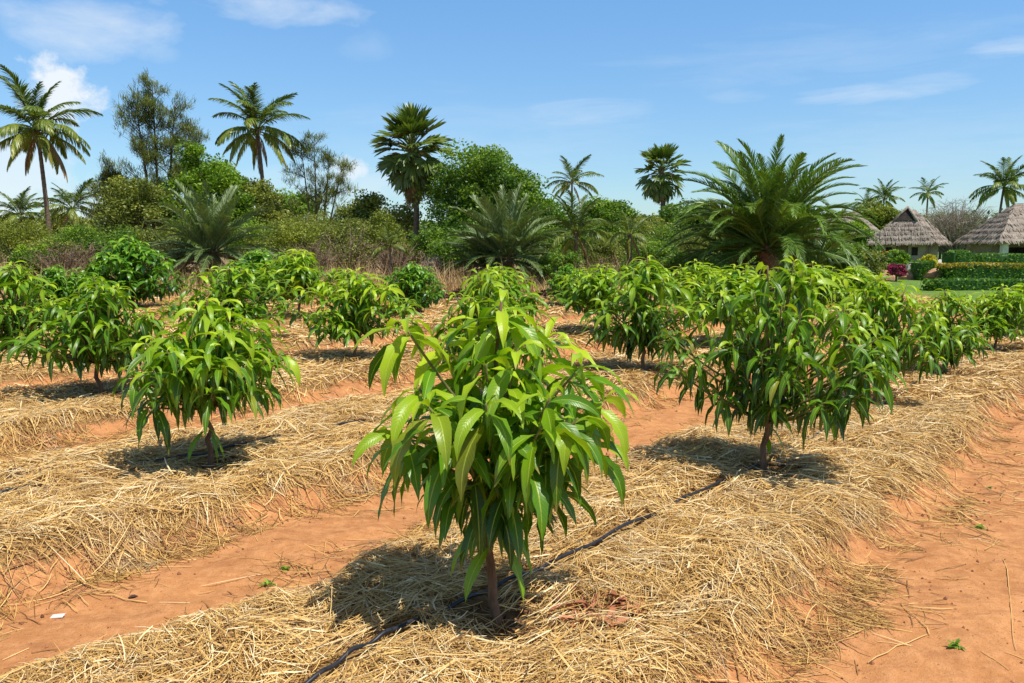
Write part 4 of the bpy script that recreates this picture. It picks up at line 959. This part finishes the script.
def roof(mb, W, L, ze, zr, ridge, seed, gab=0.0):
    """hip roof; W along x, L along y, ridge along the longer way given by ridge half length (x axis if W>=L)"""
    r_ = np.random.default_rng(seed); rings = 8
    longx = W >= L; pts = []; per = 24
    for k in range(rings + 1):
        q = k / rings; hx = W / 2 * (1 - q) + (ridge if longx else .12) * q; hy = L / 2 * (1 - q) + (.12 if longx else ridge) * q
        z = ze + (zr - ze) * (q ** .94); c = [(-hx, -hy), (hx, -hy), (hx, hy), (-hx, hy)]; ring = []
        for s in range(4):
            a = np.array(c[s]); b = np.array(c[(s + 1) % 4])
            for j in range(per): 
                p = a + (b - a) * j / per; ring.append((p[0] + r_.normal(0, .025), p[1] + r_.normal(0, .025), z + r_.normal(0, .03) + (r_.normal(0, .04) if k == 0 else 0)))
        pts.append(ring)
    n = per * 4; low = [(p[0] * .97, p[1] * .97, p[2] - .20) for p in pts[0]]; inn = [(p[0] * .86, p[1] * .86, p[2] - .10) for p in pts[0]]
    V = np.array([p for r in [inn, low] + pts for p in r]); Q = []
    for k in range(rings + 2):
        for j in range(n): Q.append((k * n + j, k * n + (j + 1) % n, (k + 1) * n + (j + 1) % n, (k + 1) * n + j))
    V = np.vstack([V, [0, 0, zr + .02]]); e = (rings + 2) * n
    mb.add(V, Q, [(e + j, e + (j + 1) % n, len(V) - 1) for j in range(n)])
    # ragged layers of thatch ends
    N = 2600; qs = (np.floor(r_.random(N) * 7) + r_.random(N) * .15) / 7; side = r_.integers(0, 4, N); w = r_.random(N); P = []; A_ = []
    for q, s, f in zip(qs, side, w):
        hx = W / 2 * (1 - q) + (ridge if longx else .12) * q; hy = L / 2 * (1 - q) + (.12 if longx else ridge) * q; c = [(-hx, -hy), (hx, -hy), (hx, hy), (-hx, hy)]
        a = np.array(c[s]); b = np.array(c[(s + 1) % 4]); p = a + (b - a) * f; P.append((p[0], p[1], ze + (zr - ze) * q ** .94 + .03)); A_.append((-math.pi / 2, 0, math.pi / 2, math.pi)[s])
    sl = math.atan2(zr - ze, (L if longx else W) / 2)
    strips(mb, np.array(P), np.array(A_) + r_.normal(0, .2, N), -sl + .12 + r_.normal(0, .06, N), .3, r_.uniform(.25, .5, N), .09, V=np.array([0, .5, 1]), Wp=np.array([1, 1, .4]), nc=2, fold=0)
def hut(label, px, Y, W, L, rz, ze, zr, ridge, seed, gablet=False, veranda=False):
    x, y, _ = AT(px, 250, Y); o = empty('thatched_hut', (x, y, GZ), rz); tag(o, label, 'hut', 'thatched huts in the garden')
    rf = MB(); roof(rf, W, L, ze, zr, ridge, seed); rob = rf.build('roof', M['thatch'], o, smooth=False)
    if gablet:
        g = MB(); d = L / 2; z0 = ze + (zr - ze) * .66; yy = -(L / 2) * .34 - ridge * .66 - .12
        g.add([(-.75, yy - .05, z0), (.75, yy - .05, z0), (0, -ridge - .05, zr + .12), (-.75, yy + .3, z0), (.75, yy + .3, z0), (0, -ridge + .3, zr + .12)], [(0, 1, 4, 3), (1, 2, 5, 4), (2, 0, 3, 5)], [(0, 1, 2), (5, 4, 3)])
        g.build('gable_vent', M['dark'], rob, smooth=False)
        g = MB()
        for sg in (-1, 1):
            P = np.array([(sg * .85, yy - .12, z0 - .02), (sg * .42, (yy - ridge) / 2 - .13, (z0 + zr) / 2 + .12), (0, -ridge - .15, zr + .2)]); tube(g, P, .10, 6)
        g.build('gable_edge', M['thatch'], rob)
    bw, bl = W - 1.5, L - 1.5; by = 0
    if veranda: bl = L - 3.4; by = .8
    wl = MB(); zt = ze + .05; hw_, hl = bw / 2, bl / 2
    # walls round a door and window openings (front = -y)
    def wall_front(x0, x1, holes, yf):
        xs = x0
        for (a, b, zb, zh) in holes:
            box(wl, ((xs + a) / 2, yf, zt / 2), (a - xs, .2, zt)); 
            if zb > 0: box(wl, ((a + b) / 2, yf, zb / 2), (b - a, .2, zb))
            box(wl, ((a + b) / 2, yf, (zh + zt) / 2), (b - a, .2, zt - zh)); xs = b
        box(wl, ((xs + x1) / 2, yf, zt / 2), (x1 - xs, .2, zt))
    holes = [(-bw * .36, -bw * .22, .9, 1.55), (-.45, .45, 0, 1.75), (bw * .2, bw * .34, .9, 1.55)]
    wall_front(-hw_, hw_, holes, by - hl)
    box(wl, (0, by + hl, zt / 2), (bw, .2, zt)); box(wl, (-hw_ + .1, by, zt / 2), (.2, bl - .204, zt)); box(wl, (hw_ - .1, by, zt / 2), (.2, bl - .204, zt))
    wl.build('wall', M['plaster'], o, smooth=False)
    dk = MB(); box(dk, (0, by - hl + .14, .875), (.9, .04, 1.75)); dk.build('door', M['wood'], o, smooth=False)
    for (a, b, zb, zh) in (holes[0], holes[2]):
        wn = MB(); box(wn, ((a + b) / 2, by - hl + .07, (zb + zh) / 2), (b - a, .03, zh - zb)); box(wn, ((a + b) / 2, by - hl - .01, (zb + zh) / 2), (.05, .05, zh - zb)); wn.build('window', M['dark'], o, smooth=False)
    if veranda:
        for k in range(5):
            c = MB(); xx = -W / 2 + .7 + k * (W - 1.4) / 4; box(c, (xx, -L / 2 + .6, ze / 2), (.42, .42, ze), top=.92); c.build('pillar', M['white'], o, smooth=False)
        c = MB(); box(c, (0, -L / 2 + .6, .35), (W - 1.9, .16, .7)); c.build('low_wall', M['plaster'], o, smooth=False)
    else:
        for sx in (-1, 1):
            c = MB(); tube(c, [(sx * (W / 2 - .45), -L / 2 + .4, -.1), (sx * (W / 2 - .45), -L / 2 + .4, ze)], .09, 8); c.build('post', M['wood'], o)
    return o
hut('small thatched hut with a dark gable opening behind the magenta bush', 909, 66, 4.9, 6.2, R(-38), 1.95, 4.55, 1.1, 1, gablet=True)
hut('wide thatched hut with white pillars cut by the right edge of the photo', 1048, 60, 10.4, 6.4, R(-4), 2.0, 4.75, 2.6, 2, veranda=True)
hut('thatched hut mostly hidden behind the huge date palm', 846, 78, 6.0, 5.5, R(20), 2.0, 4.9, 1.0, 3)

# hedges, rocks
def hedge(name, label, px0, px1, pyt, Y, depth, m_, top_m=None, rnd=False):
    x0 = AT(px0, 260, Y)[0]; x1 = AT(px1, 260, Y)[0]; zt = AT(px0, pyt, Y)[2]; h = zt - GZ; W = x1 - x0; o = empty(name, ((x0 + x1) / 2, Y, GZ)); tag(o, label, 'hedge', 'clipped hedges on the lawn')
    def fill(mb, z0, z1, n):
        P = rng.uniform(-1, 1, (n, 3)); ax = rng.integers(0, 3, n); sg = np.where(rng.random(n) < .5, 1, -1)
        for k in range(3): P[ax == k, k] = (sg * rng.uniform(.9, 1.06, n))[ax == k]
        if rnd: P = P / (np.sum(np.abs(P) ** 4, 1) ** .25)[:, None]
        P = P * np.array([W / 2, depth / 2, (z1 - z0) / 2]) + np.array([0, 0, (z0 + z1) / 2]); P[:, 2] += .07 * (vnoise(P[:, 0] * 1.5 + 50, P[:, 1], 600) - .5)
        leafbits(mb, P, .11, up=.5, asp=.7, age=np.clip(rng.normal(.5, .25, n), 0, 1))
    n = int(260 * (W * h * 2 + W * depth)); n = min(n, 9000)
    mb = MB(); box(mb, (0, 0, h * .46), (W * .93, depth * .88, h * .88), A=(.5, .5, .2, .1)); fill(mb, 0, h if not top_m else h * .78, n); mb.build('foliage', M[m_], o, smooth=False)
    if top_m:
        mb = MB(); fill(mb, h * .74, h, n // 2); mb.build('golden_top', M[top_m], o, smooth=False)
hedge('hedge', 'round topped dark hedge block left of the wide thatched hut', 947, 969, 250, 44, 1.4, 'hedge_leaf', rnd=True)
hedge('hedge', 'long clipped hedge right before the veranda of the wide thatched hut', 970, 1060, 254, 45, 1.0, 'hedge_leaf')
hedge('hedge', 'clipped hedge with orange gold top on the lawn, in front of the long one', 945, 1060, 263, 38, 1.1, 'hedge_leaf', 'gold_hedge_leaf')
hedge('hedge', 'low hedge nearest the field behind the front row mango trees', 930, 1060, 279, 31, .8, 'hedge_leaf')
hedge('hedge', 'small square green hedge block below the golden bush', 915, 931, 261, 39.5, 1.0, 'hedge_leaf')
hedge('hedge', 'bright hedge at the left end of the lawn before the small thatched hut', 884, 908, 254, 50, 1.2, 'hedge_leaf', rnd=True)
def rock(label, px, py, s, Y, m_, seed):
    r_ = np.random.default_rng(seed); x, y, _ = AT(px, py, Y); mb = MB(); nu_, nv = 12, 8; V = []
    for i in range(nv + 1):
        for j in range(nu_):
            a = j / nu_ * 6.283; e = (i / nv - .5) * 3.14159; d = np.array((math.cos(e) * math.cos(a), math.cos(e) * math.sin(a), math.sin(e)))
            k = 1 + .35 * (float(vnoise(np.array([d[0] * 1.6 + seed * 3]), np.array([d[1] * 1.6 + d[2] * 2.2]), seed)[0]) - .5) * 2
            V.append(d * k * s * np.array([1, .8, .7]) * np.array([1, 1, 1]))
    Q = [(i * nu_ + j, i * nu_ + (j + 1) % nu_, (i + 1) * nu_ + (j + 1) % nu_, (i + 1) * nu_ + j) for i in range(nv) for j in range(nu_)]
    mb.add(V, Q); o = mb.build('rock', M[m_], smooth=False); o.location = (x, y, GZ + s * .35); tag(o, label, 'rock', 'rocks in the garden bed')
for k, (px, s, Y, m_, lab) in enumerate([(886, .50, 39, 'rock', 'orange rock left of the magenta bush'), (907, .45, 40, 'rock', 'orange rock right behind the magenta bush'), (936, .55, 39, 'rock', 'orange rock right of the small square hedge block'),
    (944, .40, 38.5, 'rock', 'smaller orange rock at the end of the gold topped hedge'), (878, .35, 38, 'rock', 'small orange rock farthest left in the garden bed'), (917, .75, 47, 'stone', 'pale grey boulder behind the golden bush'), (942, .8, 47, 'stone', 'pale boulder between the golden bush and the round topped hedge')]):
    rock(lab, px, 270, s, Y, m_, 700 + k)

# ------------------------------------------------------------------ small things on the soil
def weed(px, py, s, label, seed):
    x, y = G(px, py, -.16); r_ = np.random.default_rng(seed); n = 16; mb = MB()
    a = r_.random(n) * 6.28
    strips(mb, np.stack([r_.normal(0, s * .2, n), r_.normal(0, s * .2, n), np.zeros(n) + .004], -1), a, r_.uniform(.2, 1.1, n), r_.uniform(.4, 1.4, n), s * r_.uniform(.5, 1, n), s * .28, age=r_.random(n) * .6 + .2, V=np.array([0, .3, .65, 1]), Wp=np.array([.2, .9, 1, .1]), nc=3, fold=.2)
    o = mb.build('weed', M['bright_foliage']); o.location = (x, y, hz(x, y)); tag(o, label, 'weed', 'small weeds in the furrows')
weed(980, 527, .055, 'flat green weed on the red soil at right, largest there', 1)
weed(990, 485, .035, 'tiny green weed on the red soil farthest up the right furrow', 2)
weed(955, 651, .05, 'green weed nearest the bottom right corner', 3)
weed(945, 480, .03, 'small weed just below the straw edge at right', 6)
weed(286, 568, .045, 'small grey green weed in the furrow left of the nearest tree', 4)
weed(268, 584, .05, 'pale weed at the straw edge below the small grey green one', 5)
def scrap():
    x, y = G(57, 613, -.16); mb = MB(); mb.add([(-.03, -.012, .004), (.028, -.008, .006), (.034, .014, .016), (-.026, .012, .010), (-.03, -.012, .001), (.028, -.008, .003), (.034, .014, .013), (-.026, .012, .007)],
        [(0, 1, 2, 3), (7, 6, 5, 4), (0, 4, 5, 1), (1, 5, 6, 2), (2, 6, 7, 3), (3, 7, 4, 0)])
    o = mb.build('paper_scrap', M['white'], smooth=False); o.location = (x, y, hz(x, y)); tag(o, 'small white scrap lying on the red furrow at lower left', 'scrap')
    x, y = G(128, 597, -.16); mb = MB(); strips(mb, [(0, 0, .004)], .6, .2, .5, .05, .03, age=.2, V=np.array([0, .3, .65, 1]), Wp=np.array([.2, .9, 1, .1]), fold=.3)
    o = mb.build('fallen_leaf', M['compost']); o.location = (x, y, hz(x, y)); tag(o, 'single dark curled leaf on the red furrow at lower left', 'leaf')
scrap()
def stick(px, py, px2, py2, r, label):
    x, y = G(px, py, -.15); x2, y2 = G(px2, py2, -.15); n = 8; q = np.linspace(0, 1, n); X = x + (x2 - x) * q + rng.normal(0, .003, n) + .02 * np.sin(q * 4 + px); Yv = y + (y2 - y) * q + rng.normal(0, .003, n)
    mb = MB(); tube(mb, np.column_stack([X, Yv, height(X, Yv) + r * 1.2 + .004]), np.linspace(r, r * .6, n), 6, A=(.5, .5, .75, .6))
    tag(mb.build('stalk', M['straw']), label, 'stalk', 'long dry stalks on the soil')
stick(872, 657, 925, 634, .003, 'long dry stalk lying on the red soil at lower right'); stick(925, 634, 905, 602, .0026, 'bent dry stalk crossing the end of the long one at lower right')
stick(1000, 560, 1022, 650, .0022, 'thin dry stalk at the right edge of the red soil'); stick(150, 600, 60, 590, .003, 'thin dry stalk in the furrow near the white scrap')
print('objects', len(D.objects), 'polys', sum(len(me.polygons) for me in D.meshes))
